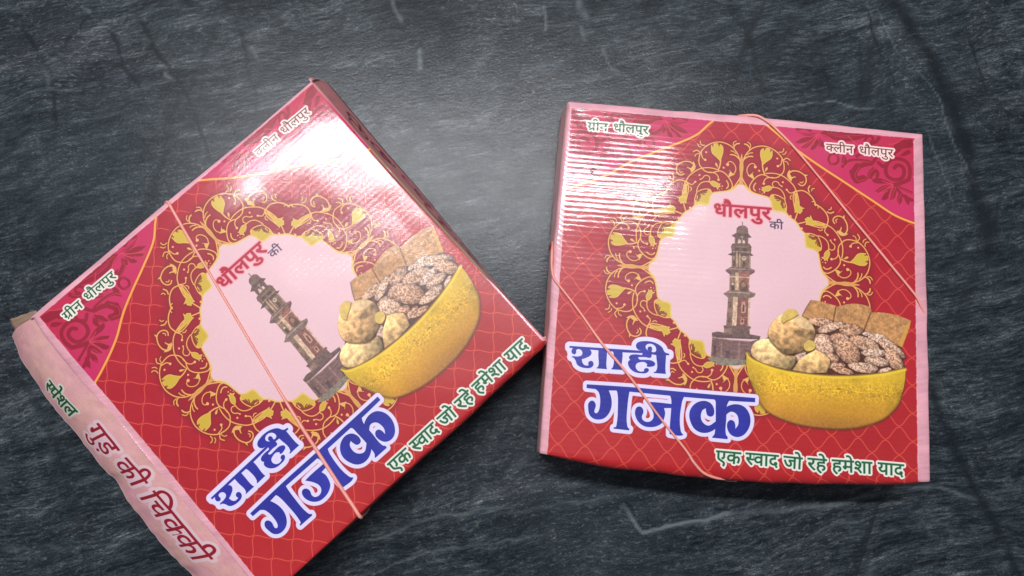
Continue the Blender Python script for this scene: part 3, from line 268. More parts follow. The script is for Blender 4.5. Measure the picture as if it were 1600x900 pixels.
    for i, p in enumerate(DATA['slab']):
        q = smooth(p, True, 4, 40)
        sh.poly([[q + (-4, 4)]], (84, 46, 22), grow=4, alpha=.7, soft=3)
        sl, al = sh.poly([[q]], (190, 136, 84), soft=1.2); speck(sl, al, .45, sp2); speck(sl, al, .25)
        D = sh.field([[q]], 8)[1]; 
        if i == 1:
            pass
    sl, al = sh.poly([[DATA['slab_edge']]], (214, 156, 66), alpha=.8, soft=5)
    def disc(x, y, rx, ry, an, col):
        q = ell(x, y, rx, ry, an)
        sh.poly([[q + (3, 6)]], (70, 34, 24), grow=4, alpha=.75, soft=5)
        sl, D = sh.field([[q]], 5); 
        if sl is None: return
        al = np.clip(.5 - D, 0, 1); X, Y = xx[sl] - x, yy[sl] - y; c, s = math.cos(math.radians(an)), math.sin(math.radians(an))
        a = (X*c + Y*s) / rx; b = (-X*s + Y*c) / ry; rr = np.clip(a*a + b*b, 0, 1)
        lum = .92 + .18 * (-(X / max(rx, ry)) * .3 - (Y / max(rx, ry)) * .9) - .28 * rr ** 3
        seed = np.interp(sp[sl], [.25, .4, .5, .62, .75], [.68, .84, 1.0, 1.18, 1.25]) * (1 + .3 * (sp2[sl] - .5))
        cc = np.array(col)[None, None] / 255. * (lum * seed)[..., None]
        pale = np.clip((sp2[sl] - .5) * 3, 0, 1)[..., None] * .35
        cc = cc * (1 - pale) + np.array([226, 200, 190]) / 255. * pale * lum[..., None]
        sh.blend(sl, al, cc)
    for i, e in enumerate(DATA['disc']):
        disc(*e, [(220, 168, 132), (228, 182, 150), (212, 158, 122), (228, 188, 162)][i % 4])
    def lump(q, col, seed):
        q = smooth(q, True, 4, 60); sh.poly([[q + (2, 7)]], (66, 36, 18), grow=4, alpha=.7, soft=5)
        sl, D = sh.field([[q]], 5); al = np.clip(.5 - D, 0, 1)
        cxx, cyy = q.mean(0); R = np.ptp(q, axis=0).max() / 2
        X, Y = (xx[sl] - cxx) / R, (yy[sl] - cyy) / R
        lum = 1.0 - .22 * X * .6 - .34 * Y - .25 * np.clip(X*X + Y*Y, 0, 1) ** 2
        n = fbm(N, N, 55, 4, seed)[sl]; n2 = fbm(N, N, 18, 2, seed + 1)[sl]
        rid = 1 - np.abs(n * 2 - 1) * 1.5
        lum *= .78 + .42 * np.clip(rid, 0, 1) + .5 * (n2 - .5)
        cc = np.array(col) / 255. * lum[..., None]; sh.blend(sl, al, np.clip(cc, 0, 1))
    lump(DATA['ball'][2][1], (216, 172, 112), 31)
    lump(DATA['ball'][0][1], (220, 182, 124), 33)
    lump(DATA['ball'][1][1], (210, 162, 106), 35)
    sl, al = sh.poly([[smooth(DATA['pale'])]], (226, 190, 138), soft=4, alpha=.85); speck(sl, al, .4, sp2)
    for q in DATA['nut']:
        q = smooth(q); sh.poly([[q + (1, 5)]], (110, 70, 30), grow=2, alpha=.7, soft=4)
        sl, al = sh.poly([[q]], (220, 184, 96), soft=1.2); speck(sl, al, .25, sp2); D = sh.field([[q]], 5)[1]
    # bowl
    q = smooth(DATA['bowl'], True, 3, 40)
    sh.poly([[q + (2, 9)]], (96, 50, 20), grow=2, alpha=.6, soft=7)
    sl, D = sh.field([[q]], 5); al = np.clip(.5 - D, 0, 1)
    y0_, y1_ = q[:, 1].min(), q[:, 1].max(); x0_, x1_ = q[:, 0].min(), q[:, 0].max()
    X = (xx[sl] - x0_) / (x1_ - x0_); Y = (yy[sl] - y0_) / (y1_ - y0_)
    rim_y = .12 + .30 * np.clip(1 - (2*X - 1) ** 2, 0, 1) ** .7 * .9
    t = np.clip((Y - .2) / .8, 0, 1)
    col = np.stack([np.interp(t, [0, .35, .7, 1], k) for k in ((228, 214, 198, 164), (184, 164, 140, 108), (46, 42, 42, 44))], -1) / 255.
    side = 1 - .38 * np.clip(np.abs(2*X - 1) - .72, 0, 1) * 3 * np.clip(t + .3, 0, 1)
    orn = fbm(N, N, 20, 2, 41)[sl]; orn2 = fbm(N, N, 8, 2, 42)[sl]
    band = np.clip(1 - np.abs(t - .30) / .26, 0, 1)
    rel = (np.abs(orn * 2 - 1) < .10) * .16 * band - (np.abs(orn * 2 - .8) < .07) * .18 * band
    col = col * (side * (1 + rel + (orn2 - .5) * (.16 + .2 * band)))[..., None]
    hl = np.exp(-((X - .32) / .13) ** 2) * .05 + np.exp(-((X - .18) / .05) ** 2) * .06
    dk = np.exp(-((X - .68) / .05) ** 2) * np.exp(-((t - .02) / .10) ** 2) * .25 + np.exp(-((X - .22) / .03) ** 2) * np.exp(-((t - .0) / .10) ** 2) * .2
    col = col * (1 + hl - dk)[..., None]
    col *= (1 - .35 * np.clip(1 + D / 16, 0, 1) ** 2 * (t > .25))[..., None]
    sh.blend(sl, al, np.clip(col, 0, 1))
    r = smooth(DATA['rim'], False, 4)
    sh.stroke([r + (0, 9)], (236, 206, 60), 9, alpha=.75, soft=4); sh.stroke([r], (150, 96, 30), 3, alpha=.9, soft=1.5)
    # lettering
    for key, w in (('title1', 25), ('title2', 21)):
        shp = [[smooth(p, True, 5, 72) for p in g] for g in DATA[key]]
        sh.poly(shp, (120, 30, 60), grow=w + 3, alpha=.5, soft=3)
        sh.poly(shp, (234, 204, 228), grow=w); sh.poly(shp, (222, 216, 244), grow=w - 6, soft=3)
        sl, al = sh.poly(shp, (40, 44, 152)); 
        sh.a[sl] *= 1 + (al * (fbm(N, N, 120, 3, 51)[sl] - .5) * .25)[..., None]
    paint_words(sh, DATA['words'])
    # unprinted-red margin: pale pink strip on three sides (rounded folds); front stays red
    pk = np.array([222, 160, 170]) / 255. * (0.9 + .2 * fbm(N, N, 120, 4, 61))[..., None]
    streak = fbm(N, N, 30, 3, 62, sx=6, sy=.5)[..., None]; pk = pk * (.94 + .12 * streak)
    mk = np.clip(np.maximum(np.maximum(MG - xx, MG - yy), xx - (MG + S)) + .5, 0, 1)[..., None]
    sh.a = sh.a * (1 - mk) + pk * mk
    # rub marks along the folds where the print has worn to paper
    e = np.minimum(np.minimum(np.abs(xx - MG), np.abs(xx - MG - S)), np.abs(yy - MG))
    wear = (np.clip(1 - e / 5, 0, 1) * (fbm(N, N, 26, 3, 71) > .60))[..., None] * .5
    sh.a = sh.a * (1 - wear) + np.array([236, 206, 206]) / 255. * wear
    sh.a *= (1 + (fbm(N, N, 4, 2, 81) - .5) * .05)[..., None]
    return np.clip(sh.a, 0, 1)

def pink_sheet(h, w, seed):
    a = fbm(h, w, 150, 4, seed)[..., None]; b = fbm(h, w, 60, 4, seed + 1)[..., None]
    c = np.array([222, 158, 170]) / 255. * (1 - a) + np.array([226, 178, 160]) / 255. * a
    c = c * (.97 + .14 * b)
    k = np.clip((fbm(h, w, 90, 3, seed + 2) - .58) * 5, 0, 1)[..., None] * .30
    c = c * (1 - k) + np.array([206, 120, 140]) / 255. * k
    c *= (1 + (fbm(h, w, 4, 2, seed + 3) - .5) * .08)[..., None]
    return c

def panel_art(words):
    sh = Sheet(400, 2000); sh.a[:] = pink_sheet(400, 2000, 101)
    for txt, p0, p1, hgt, st in words:
        gl = place_word(txt, p0, p1, hgt)
        if st == 'sr':
            sh.poly(gl, (238, 206, 212), grow=24, soft=3, alpha=.9); sh.poly(gl, (158, 24, 42), grow=2)
        else:
            sh.poly(gl, (222, 226, 206), grow=16, soft=3, alpha=.9); sh.poly(gl, (30, 84, 52), grow=3)
    return np.clip(sh.a, 0, 1)

def blotch_art():
    """end panel with dark crimson ornament, too worn to make out"""
    sh = Sheet(400, 2000); sh.a[:] = pink_sheet(400, 2000, 131) * np.array([.86, .76, .76])
    r = np.random.RandomState(4)
    for cx in (380, 620, 860, 1130, 1390):
        for k in range(3):
            t = np.linspace(0, 4.2 + r.rand() * 2, 14); R0 = 22 + 50 * r.rand(); x = cx + r.randn() * 45; y = 200 + r.randn() * 45
            sh.stroke([np.stack([x + (R0 + 6*t) * np.cos(t + k) * .9, y + (R0 + 5*t) * np.sin(t + k) * .7], 1)], (92, 20, 40), 8 + 5 * r.rand(), alpha=.8, soft=3)
    return np.clip(sh.a, 0, 1)

def make_image(name, arr):
    h, w = arr.shape[:2]; im = bpy.data.images.new(name, w, h, alpha=False)
    px = np.ones((h, w, 4), np.float32); px[..., :3] = arr[::-1]
    im.pixels.foreach_set(px.ravel()); im.update(); im.pack(); return im

# ---------------------------------------------------------------- node helpers
class NT:
    def __init__(s, name):
        s.m = bpy.data.materials.new(name); s.m.use_nodes = True; s.t = s.m.node_tree; s.t.nodes.clear()
        s.out = s.n('ShaderNodeOutputMaterial'); s.b = s.n('ShaderNodeBsdfPrincipled'); s.l(s.b.outputs[0], s.out.inputs[0])
    def n(s, t, **k):
        x = s.t.nodes.new(t)
        for a, v in k.items(): setattr(x, a, v)
        return x
    def l(s, a, b): s.t.links.new(a, b)
    def math(s, op, a, b=None, c=None, clamp=False):
        x = s.n('ShaderNodeMath', operation=op, use_clamp=clamp)
        for i, v in enumerate((a, b, c)):
            if v is None: continue
            if isinstance(v, (int, float)): x.inputs[i].default_value = v
            else: s.l(v, x.inputs[i])
        return x.outputs[0]
    def mix(s, f, a, b, mode='MIX'):
        x = s.n('ShaderNodeMix', data_type='RGBA', blend_type=mode)
        for i, v in ((0, f), (6, a), (7, b)):
            if isinstance(v, (int, float)): x.inputs[i].default_value = v
            elif isinstance(v, tuple): x.inputs[i].default_value = (*v, 1)
            else: s.l(v, x.inputs[i])
        return x.outputs[2]
    def mapping(s, vec, scale=(1, 1, 1), rot=(0, 0, 0), loc=(0, 0, 0)):
        x = s.n('ShaderNodeMapping'); s.l(vec, x.inputs[0]); x.inputs['Scale'].default_value = scale; x.inputs['Rotation'].default_value = rot; x.inputs['Location'].default_value = loc
        return x.outputs[0]
    def noise(s, vec, scale, detail=4, rough=.55, dist=0.0):
        x = s.n('ShaderNodeTexNoise'); s.l(vec, x.inputs['Vector']); x.inputs['Scale'].default_value = scale
        x.inputs['Detail'].default_value = detail; x.inputs['Roughness'].default_value = rough; x.inputs['Distortion'].default_value = dist
        return x.outputs[0]
    def ramp(s, f, stops, interp='LINEAR'):
        x = s.n('ShaderNodeValToRGB'); x.color_ramp.interpolation = interp; e = x.color_ramp.elements
        while len(e) > 1: e.remove(e[-1])
        for i, (p, c) in enumerate(stops):
            q = e[0] if i == 0 else e.new(p); q.position = p; q.color = (*c, 1) if isinstance(c, tuple) else (c, c, c, 1)
        s.l(f, x.inputs[0]); return x.outputs[0]
    def bump(s, h, dist=1.0, strength=1.0, normal=None):
        x = s.n('ShaderNodeBump'); x.inputs['Strength'].default_value = strength; x.inputs['Distance'].default_value = dist
        s.l(h, x.inputs['Height'])
        if normal is not None: s.l(normal, x.inputs['Normal'])
        return x.outputs[0]

def print_material(name, image, flute=1.0, grain=1.0, rough=.3, size=200.0, hgt=200.0, coat=.5):
    """laminated print on corrugated board: flutes run across the panel (constant v)"""
    t = NT(name); uv = t.n('ShaderNodeUVMap').outputs[0]
    im = t.n('ShaderNodeTexImage'); im.image = image; im.extension = 'EXTEND'; im.interpolation = 'Cubic'; t.l(uv, im.inputs[0])
    mm = t.mapping(uv, (size, hgt, 1))                      # millimetres
    sep = t.n('ShaderNodeSeparateXYZ'); t.l(mm, sep.inputs[0])
    wob = t.noise(t.mapping(mm, (.018, .12, 1)), 1.0, 3, .6)
    ph = t.math('MULTIPLY', t.math('ADD', sep.outputs[1], t.math('MULTIPLY', wob, 2.6)), 2 * math.pi / 3.1)
    fl = t.math('MULTIPLY', t.math('SINE', ph), .000012 * flute)
    low = t.math('MULTIPLY', t.noise(t.mapping(mm, (.05, .16, 1)), 1.0, 3, .6), .00008 * flute)
    st = t.math('MULTIPLY', t.noise(t.mapping(mm, (.22, 1.3, 1)), 1.0, 3, .6), .000018 * flute)
    cr = t.math('MULTIPLY', t.noise(mm, 1.1, 3, .65), .000012 * grain)
    h = t.math('ADD', t.math('ADD', fl, low), t.math('ADD', st, cr))
    t.l(t.bump(h, strength=.4), t.b.inputs['Normal']); t.l(t.bump(h), t.b.inputs['Coat Normal'])
    t.l(im.outputs[0], t.b.inputs['Base Color'])
    rr = t.math('ADD', t.math('MULTIPLY', t.noise(mm, .2, 3), .12), rough - .06)
    t.l(rr, t.b.inputs['Roughness'])
    t.b.inputs['Specular IOR Level'].default_value = .35
    t.b.inputs['Coat Weight'].default_value = coat; t.b.inputs['Coat Roughness'].default_value = .10
    return t.m

def board_material(name, col, var=.2, rough=.8):
    t = NT(name); co = t.n('ShaderNodeTexCoord').outputs['Object']
    n = t.noise(t.mapping(co, (260, 260, 260)), 1.0, 5, .6); n2 = t.noise(co, 45, 4)
    c = t.mix(n, tuple(x * (1 - var) for x in col), tuple(min(1, x * (1 + var)) for x in col))
    c = t.mix(t.math('MULTIPLY', n2, .5), c, tuple(x * .62 for x in col))
    t.l(c, t.b.inputs['Base Color']); t.b.inputs['Roughness'].default_value = rough
    t.l(t.bump(t.math('MULTIPLY', n, .0002)), t.b.inputs['Normal'])
    return t.m

def band_material(name, col):
    t = NT(name); co = t.n('ShaderNodeTexCoord').outputs['Object']
    n = t.noise(co, 130, 4); c = t.mix(n, tuple(x * .8 for x in col), tuple(min(1, x * 1.15) for x in col))
    t.l(c, t.b.inputs['Base Color']); t.b.inputs['Roughness'].default_value = .42
    t.b.inputs['Subsurface Weight'].default_value = .15; t.b.inputs['Subsurface Radius'].default_value = (.002, .001, .0006)
    t.l(t.bump(t.math('MULTIPLY', t.noise(co, 1800, 2), .00012)), t.b.inputs['Normal'])
    return t.m

def marble_material():
    t = NT('green_black_marble'); co0 = t.n('ShaderNodeTexCoord').outputs['Object']
    w = t.n('ShaderNodeTexNoise'); t.l(co0, w.inputs['Vector']); w.inputs['Scale'].default_value = 9; w.inputs['Detail'].default_value = 3
    vs = t.n('ShaderNodeVectorMath', operation='MULTIPLY_ADD'); t.l(w.outputs['Color'], vs.inputs[0]); vs.inputs[1].default_value = (.016, .030, 0); t.l(co0, vs.inputs[2])
    co = vs.outputs[0]
    A = t.mapping(co, (1, 1, 1), (0, 0, math.radians(-11)))
    streak = t.noise(t.mapping(A, (22, 130, 1)), 1.0, 7, .66, .3)
    fine = t.noise(t.mapping(A, (110, 620, 1)), 1.0, 4, .68, .2)
    flake = t.noise(t.mapping(A, (230, 560, 1)), 1.0, 4, .65, .5)
    region = t.noise(co0, 7.5, 4, .6); region2 = t.noise(t.mapping(co0, (1, 1, 1), loc=(3, 5, 0)), 5.0, 4, .6)
    v = t.math('ADD', t.math('MULTIPLY', streak, .48), t.math('MULTIPLY', fine, .52))
    c = t.ramp(v, [(.38, (.006, .009, .0115)), (.46, (.015, .020, .024)), (.52, (.027, .035, .040)), (.575, (.050, .059, .064)), (.66, (.125, .130, .128))])
    c = t.mix(t.math('MULTIPLY', t.ramp(region2, [(.48, 0.0), (.62, 1.0)]), .38), c, (.030, .042, .048), 'MIX')
    c = t.mix(t.math('MULTIPLY', t.ramp(region, [(.52, 0.0), (.70, 1.0)]), .30), c, (.040, .036, .046), 'MIX')
    fk = t.math('MULTIPLY', t.ramp(flake, [(.56, 0.0), (.66, 1.0)]), t.ramp(region, [(.36, 0.0), (.60, 1.0)]))
    c = t.mix(t.math('MULTIPLY', fk, .70), c, (.13, .132, .122))
    pit = t.math('MULTIPLY', t.ramp(flake, [(.26, 1.0), (.38, 0.0)]), .65)
    c = t.mix(pit, c, (.007, .008, .010))
    br = t.noise(t.mapping(A, (12, 22, 1)), 1.0, 6, .68, 1.2)
    c = t.mix(1.0, c, t.ramp(br, [(.34, (.42, .50, .55)), (.46, (.80, .88, .93)), (.56, (1.15, 1.2, 1.22)), (.66, (1.9, 1.85, 1.8)), (.76, (2.5, 2.3, 2.15))]), 'MULTIPLY')
    gr = t.noise(t.mapping(A, (700, 1500, 1)), 1.0, 3, .7)
    c = t.mix(1.0, c, t.ramp(gr, [(.32, .45), (.46, .88), (.56, 1.1), (.68, 2.0)]), 'MULTIPLY')
    # sparse cross-cracks that run steeply down the slab
    B = t.mapping(co, (1, 1, 1), (0, 0, math.radians(20)))
    cr = t.noise(t.mapping(B, (46, 5, 1)), 1.0, 4, .6, .9)
    c = t.mix(t.math('MULTIPLY', t.ramp(cr, [(.31, 1.0), (.41, 0.0)]), .75), c, (.010, .014, .018))
    for nm, col, lim in (('dark_vein', (.0060, .0090, .0120), 1.05), ('light_vein', (.135, .160, .168), .95)):
        a = t.n('ShaderNodeAttribute', attribute_name=nm).outputs['Fac']
        f = t.math('MULTIPLY', a, t.math('ADD', t.math('MULTIPLY', fine, 1.5), .15), clamp=True)
        c = t.mix(t.math('MULTIPLY', f, lim, clamp=True), c, col)
    t.l(c, t.b.inputs['Base Color'])
    t.l(t.math('ADD', t.math('MULTIPLY', t.noise(co0, 60, 4), .14), .25), t.b.inputs['Roughness'])
    t.b.inputs['Specular IOR Level'].default_value = .17
    g = t.noise(co0, 520, 3, .6); g2 = t.noise(co0, 60, 3, .6)
    h = t.math('ADD', t.math('MULTIPLY', g, .00008), t.math('ADD', t.math('MULTIPLY', g2, .00006), t.math('MULTIPLY', fine, .00004)))
    t.l(t.bump(h), t.b.inputs['Normal'])
    t.l(t.bump(t.math('ADD', t.math('MULTIPLY', t.noise(co0, 700, 3, .7), .00014), h)), t.b.inputs['Coat Normal'])
    t.b.inputs['Coat Weight'].default_value = .13; t.b.inputs['Coat Roughness'].default_value = .09
    return t.m

# ---------------------------------------------------------------- scene helpers
def tag(o, label=None, cat=None, group=None, kind=None):
    for k, v in (('label', label), ('category', cat), ('group', group), ('kind', kind)):
        if v: o[k] = v
    return o
def mesh_obj(name, verts, faces, mats, parent=None, uvs=None, smooth_=True, fmat=None):
    me = bpy.data.meshes.new(name); me.from_pydata([tuple(v) for v in verts], [], faces); me.update()
    if uvs is not None:
        ul = me.uv_layers.new(name='UVMap'); idx = np.zeros(len(me.loops), np.int32); me.loops.foreach_get('vertex_index', idx)
        ul.data.foreach_set('uv', np.asarray(uvs, np.float32)[idx].ravel())
    for m in mats: me.materials.append(m)
    if smooth_: me.polygons.foreach_set('use_smooth', [True] * len(me.polygons))
    if fmat is not None: me.polygons.foreach_set('material_index', fmat)
    o = bpy.data.objects.new(name, me); COL.objects.link(o)
    if parent: o.parent = parent
    return o
def resample(p, n, curve=True):
    p = np.array(p, float)
    if curve and len(p) > 2:
        q = []; m = len(p)
        for i in range(m - 1):
            a, b, c, d = p[max(i-1, 0)], p[i], p[i+1], p[min(i+2, m-1)]
            for k in range(12):
                t = k / 12; q.append(.5 * ((2*b) + (c-a)*t + (2*a-5*b+4*c-d)*t*t + (-a+3*b-3*c+d)*t**3))
        q.append(p[-1]); p = np.array(q)
    s = np.r_[0, np.cumsum(np.linalg.norm(np.diff(p, axis=0), axis=1))]; s /= s[-1]
    t = np.linspace(0, 1, n); return np.stack([np.interp(t, s, p[:, i]) for i in range(3)], 1)
def sm_noise(n, cell, seed):
    r = np.random.RandomState(seed); k = int(n / cell) + 3; g = r.randn(k); x = np.arange(n) / cell; i = x.astype(int); f = x - i; f = f*f*(3-2*f)
    return g[i] * (1-f) + g[i+1] * f
def grid_faces(a, b, off=0):
    return [(off + i*b + j, off + i*b + j + 1, off + (i+1)*b + j + 1, off + (i+1)*b + j) for i in range(a-1) for j in range(b-1)]

GEO = json.loads(GEO_JSON)
N = 121
def build_box(key, label, mats, seed, side_names, warp=.00035, bow=0.0):
    g = GEO[key]; Pn = np.array(g['print']) / 1000.
    org = np.array([Pn[:, 0].mean(), Pn[:, 1].mean(), 0.0])
    root = bpy.data.objects.new('printed_sweet_box', None); COL.objects.link(root); root.location = org; root.empty_display_size = .05
    tag(root, label, 'box', 'printed sweet boxes on the marble')
    Pn = Pn - org
    TL, TR, BR, BL = Pn
    u = np.linspace(0, 1, N)
    U, V = np.meshgrid(u, u)
    P = (TL*(1-U)[..., None] + TR*U[..., None]) * (1-V)[..., None] + (BL*(1-U)[..., None] + BR*U[..., None]) * V[..., None]
    n1 = fbm(N, N, 34, 3, seed) - .5; n2 = fbm(N, N, 11, 2, seed + 1, sx=3, sy=.8) - .5
    edge = np.clip(np.minimum(np.minimum(U, 1-U), np.minimum(V, 1-V)) * 14, 0, 1)
    vk = np.linspace(0, 1, 401); sl_ = np.interp(vk, [0, .05, .10, .15, .20, .28, .4, .55, 1], [.045, .02, -.012, -.046, -.055, -.035, -.008, .008, .03])
    prof = np.cumsum(sl_) * .2 / 401; prof -= np.linspace(0, 1, 401)**2 * prof[-1]      # the lid sags behind a raised back edge
    P[..., 2] += (n1 * warp * 5 + n2 * warp * .35) * edge + .0012 * np.sin(np.pi*U) * np.sin(np.pi*V) + np.interp(V, vk, prof) * (1 if bow else 0)
    verts = P.reshape(-1, 3).tolist(); faces = grid_faces(N, N); k0, k1 = MG / NPX, (MG + S) / NPX
    uv = [[k0 + a*(k1-k0), 1 - (k0 + b*(k1-k0))] for b in u for a in u]
    lidx = np.arange(N*N).reshape(N, N)
    rims = [lidx[0], lidx[:, -1], lidx[-1][::-1], lidx[:, 0][::-1]]
    outw = [(0, -1), (1, 0), (0, 1), (-1, 0)]
    M = 6; folds = []
    cornerprev = None; first_diag = None; diag = [None]*5
    for s in range(4):
        F = resample(g['fold'][s], N) / 1000. - org
        j = sm_noise(N, 7, seed*9 + s) * .00025 * np.sin(np.linspace(0, np.pi, N))
        E = np.array([verts[i] for i in rims[s]]); d = F - E; d[:, 2] = 0; d /= np.linalg.norm(d, axis=1)[:, None] + 1e-9
        F = F + d * j[:, None]; folds.append(F)
        prev = list(rims[s]); mg = g['marg'][s]
        for m in range(1, M + 1):
            t = m / M; row = []
            zz = E[:, 2] + (F[:, 2] - E[:, 2]) * (1 - math.cos(t*math.pi/2)); xy = E + (F - E) * math.sin(t*math.pi/2) ** .9
            for i in range(N):
                if i == 0 and diag[s] is not None: row.append(diag[s][m-1]); continue
                if i == N - 1 and s == 3: row.append(diag[0][m-1] if False else first_diag[m-1]); continue
                row.append(len(verts)); verts.append([xy[i, 0], xy[i, 1], zz[i]])
                a, b = uv[rims[s][i]]; uv.append([a + outw[s][0]*mg*t, b - outw[s][1]*mg*t])
            if s == 0:
                first_diag = (first_diag or []) + [row[0]]
            if diag[s+1] is None: diag[s+1] = []
            diag[s+1].append(row[-1])
            for i in range(N-1): faces.append((prev[i+1], prev[i], row[i], row[i+1]))
            prev = row
    # grid_faces run v-down: flip so that normals look up
    faces = [f[::-1] if i < (N-1)*(N-1) else f for i, f in enumerate(faces)]
    V3 = np.array(verts)
    f0 = faces[-1]; 
    lid = mesh_obj('lid_panel', V3, faces, [mats['lid'], mats['raw']], root, uv)
    bm = bmesh.new(); bm.from_mesh(lid.data); bmesh.ops.recalc_face_normals(bm, faces=bm.faces)
    bm.faces.ensure_lookup_table()
    if bm.faces[0].normal.z < 0: bmesh.ops.reverse_faces(bm, faces=bm.faces)
    bm.to_mesh(lid.data); bm.free()
    so = lid.modifiers.new('thickness', 'SOLIDIFY'); so.thickness = .0007; so.offset = -1; so.material_offset_rim = 1
    # side walls
    K = 9; cen = V3[:, :2].mean(0)
    for s in range(4):
        F = folds[s]; B = resample(g['base'][s], N) / 1000. - org
        free = side_names[s][1] == 'flap'
        if free:
            B = B + np.stack([sm_noise(N, 2.3, 5), sm_noise(N, 2.3, 6), sm_noise(N, 4, 7) * .3], 1) * .00018 + np.stack([sm_noise(N, 11, 8)] * 2 + [np.zeros(N)], 1) * .0002
        else: B[:, 2] = .0003
        d = (F + B) / 2 - np.array([*cen, 0]); d[:, 2] = 0; d /= np.linalg.norm(d, axis=1)[:, None]
        pts = []; uvs = []
        bul = sm_noise(N, 30, seed*7 + s)
        for k in range(K):
            t = k / (K-1)
            q = F*(1-t) + B*t
            q = q + d * (math.sin(math.pi*t) * (.0004 * bul + (.0012 if free else .0004)))[:, None] + [0, 0, (.0022 if free else 0) * math.sin(math.pi*t)]
            if k: q = q - d * .0003 * (0 if free else 1)
            pts.append(q); uvs += [[(1 - i/(N-1)) if s == 3 else i/(N-1), 1 - t] for i in range(N)]
        pts = np.concatenate(pts)
        fc = grid_faces(K, N)
        o = mesh_obj('side_panel', pts, fc, [mats[side_names[s][0]], mats['torn' if free else 'raw']], root, uvs)
        me = o.data; ctr = np.array([np.array(p.center) for p in me.polygons]); nrm = np.array([np.array(p.normal) for p in me.polygons])
        if ((ctr[:, :2] - cen) * nrm[:, :2]).sum() < 0: me.flip_normals()
        so = o.modifiers.new('thickness', 'SOLIDIFY'); so.thickness = .0008; so.offset = -1; so.material_offset_rim = 1; so.use_rim = not free
        if side_names[s][2]: o['label'] = side_names[s][2]
        if free:
            te = tube('torn_paper_edge', (B - [0, 0, .0004])[2:-2], .00030, mats['torn'], False, 1.3, 4, 6); te.parent = root
    # base
    bl = []
    for s in range(4):
        B = resample(g['base'][s], 12, True) / 1000. - org
        if side_names[s][1] == 'flap':
            w = np.array(GEO['innerwall']) / 1000. - org; B = w[0]*(1-np.linspace(0, 1, 12))[:, None] + w[1]*np.linspace(0, 1, 12)[:, None]
        bl += B[:-1].tolist()
    bl = np.array(bl); c2 = bl[:, :2].mean(0); bl[:, :2] = c2 + (bl[:, :2] - c2) * .985
    n = len(bl); vb = [[x, y, .0004] for x, y, _ in bl] + [[x, y, .0014] for x, y, _ in bl]
    mesh_obj('base_panel', vb, [tuple(range(n))[::-1], tuple(range(n, 2*n))] + [(i, (i+1) % n, n + (i+1) % n, n + i) for i in range(n)], [mats['raw']], root, smooth_=False)
    return root, org, lid

def slab_piece(name, pts, th, mat, parent, org, uv=None):
    """small folded card piece from a 3-D quad, subdivided and crumpled"""
    q = np.array(pts) / 1000. - org; n = 10; r = np.random.RandomState(3); v = []; uvs = []
    for i in range(n):
        for j in range(n):
            a, b = i/(n-1), j/(n-1); p = (q[0]*(1-b) + q[1]*b)*(1-a) + (q[3]*(1-b) + q[2]*b)*a
            v.append(p + r.randn(3) * .00018); uvs.append([.03 + b*.04, .9 + a*.04])
    o = mesh_obj(name, v, grid_faces(n, n), [mat], parent, uvs)
    so = o.modifiers.new('thickness', 'SOLIDIFY'); so.thickness = th; so.offset = 0
    return o

def tube(name, path, r, mat, closed=True, flat=1.0, seed=1, seg=8):
    p = np.array(path, float)
    q = []; m = len(p)
    for i in range(m if closed else m-1):
        a, b, c, d = (p[(i-1) % m], p[i], p[(i+1) % m], p[(i+2) % m])
        L = np.linalg.norm(c-b); k = max(2, int(L / .0016))
        ta = (c-a) / (np.linalg.norm(c-a) + 1e-9) * L; tb = (d-b) / (np.linalg.norm(d-b) + 1e-9) * L
        ta *= min(1, .5 + .5*np.linalg.norm(b-a)/L); tb *= min(1, .5 + .5*np.linalg.norm(d-c)/L)
        for j in range(k):
            t = j/k; q.append((2*t**3-3*t**2+1)*b + (t**3-2*t**2+t)*ta + (-2*t**3+3*t**2)*c + (t**3-t**2)*tb)
    q = np.array(q); n = len(q); T = np.roll(q, -1, 0) - np.roll(q, 1, 0); T /= np.linalg.norm(T, axis=1)[:, None] + 1e-9
    # parallel frame
    nn = np.cross(T[0], [0, 0, 1.]); nn /= np.linalg.norm(nn) + 1e-9; fr = []
    for i in range(n):
        nn = nn - T[i] * (nn @ T[i]); nn /= np.linalg.norm(nn) + 1e-9; fr.append((nn, np.cross(T[i], nn)))
    wid = 1 + .10 * sm_noise(n, 14, seed) ; tw = sm_noise(n, 60, seed+1) * .5
    v = []
    for i in range(n):
        a, b = fr[i]
        for k in range(seg):
            t = 2*math.pi*k/seg + tw[i]; v.append(q[i] + (a*math.cos(t)*flat + b*math.sin(t)) * r * wid[i])
    f = [(i*seg + k, ((i+1) % n)*seg + k, ((i+1) % n)*seg + (k+1) % seg, i*seg + (k+1) % seg) for i in range(n if closed else n-1) for k in range(seg)]
    c = v and np.mean(v, axis=0); org = np.array([c[0], c[1], 0])
    o = mesh_obj(name, np.array(v) - org, f, [mat]); o.location = org
    bm = bmesh.new(); bm.from_mesh(o.data); bmesh.ops.recalc_face_normals(bm, faces=bm.faces); bm.to_mesh(o.data); bm.free()
    return o

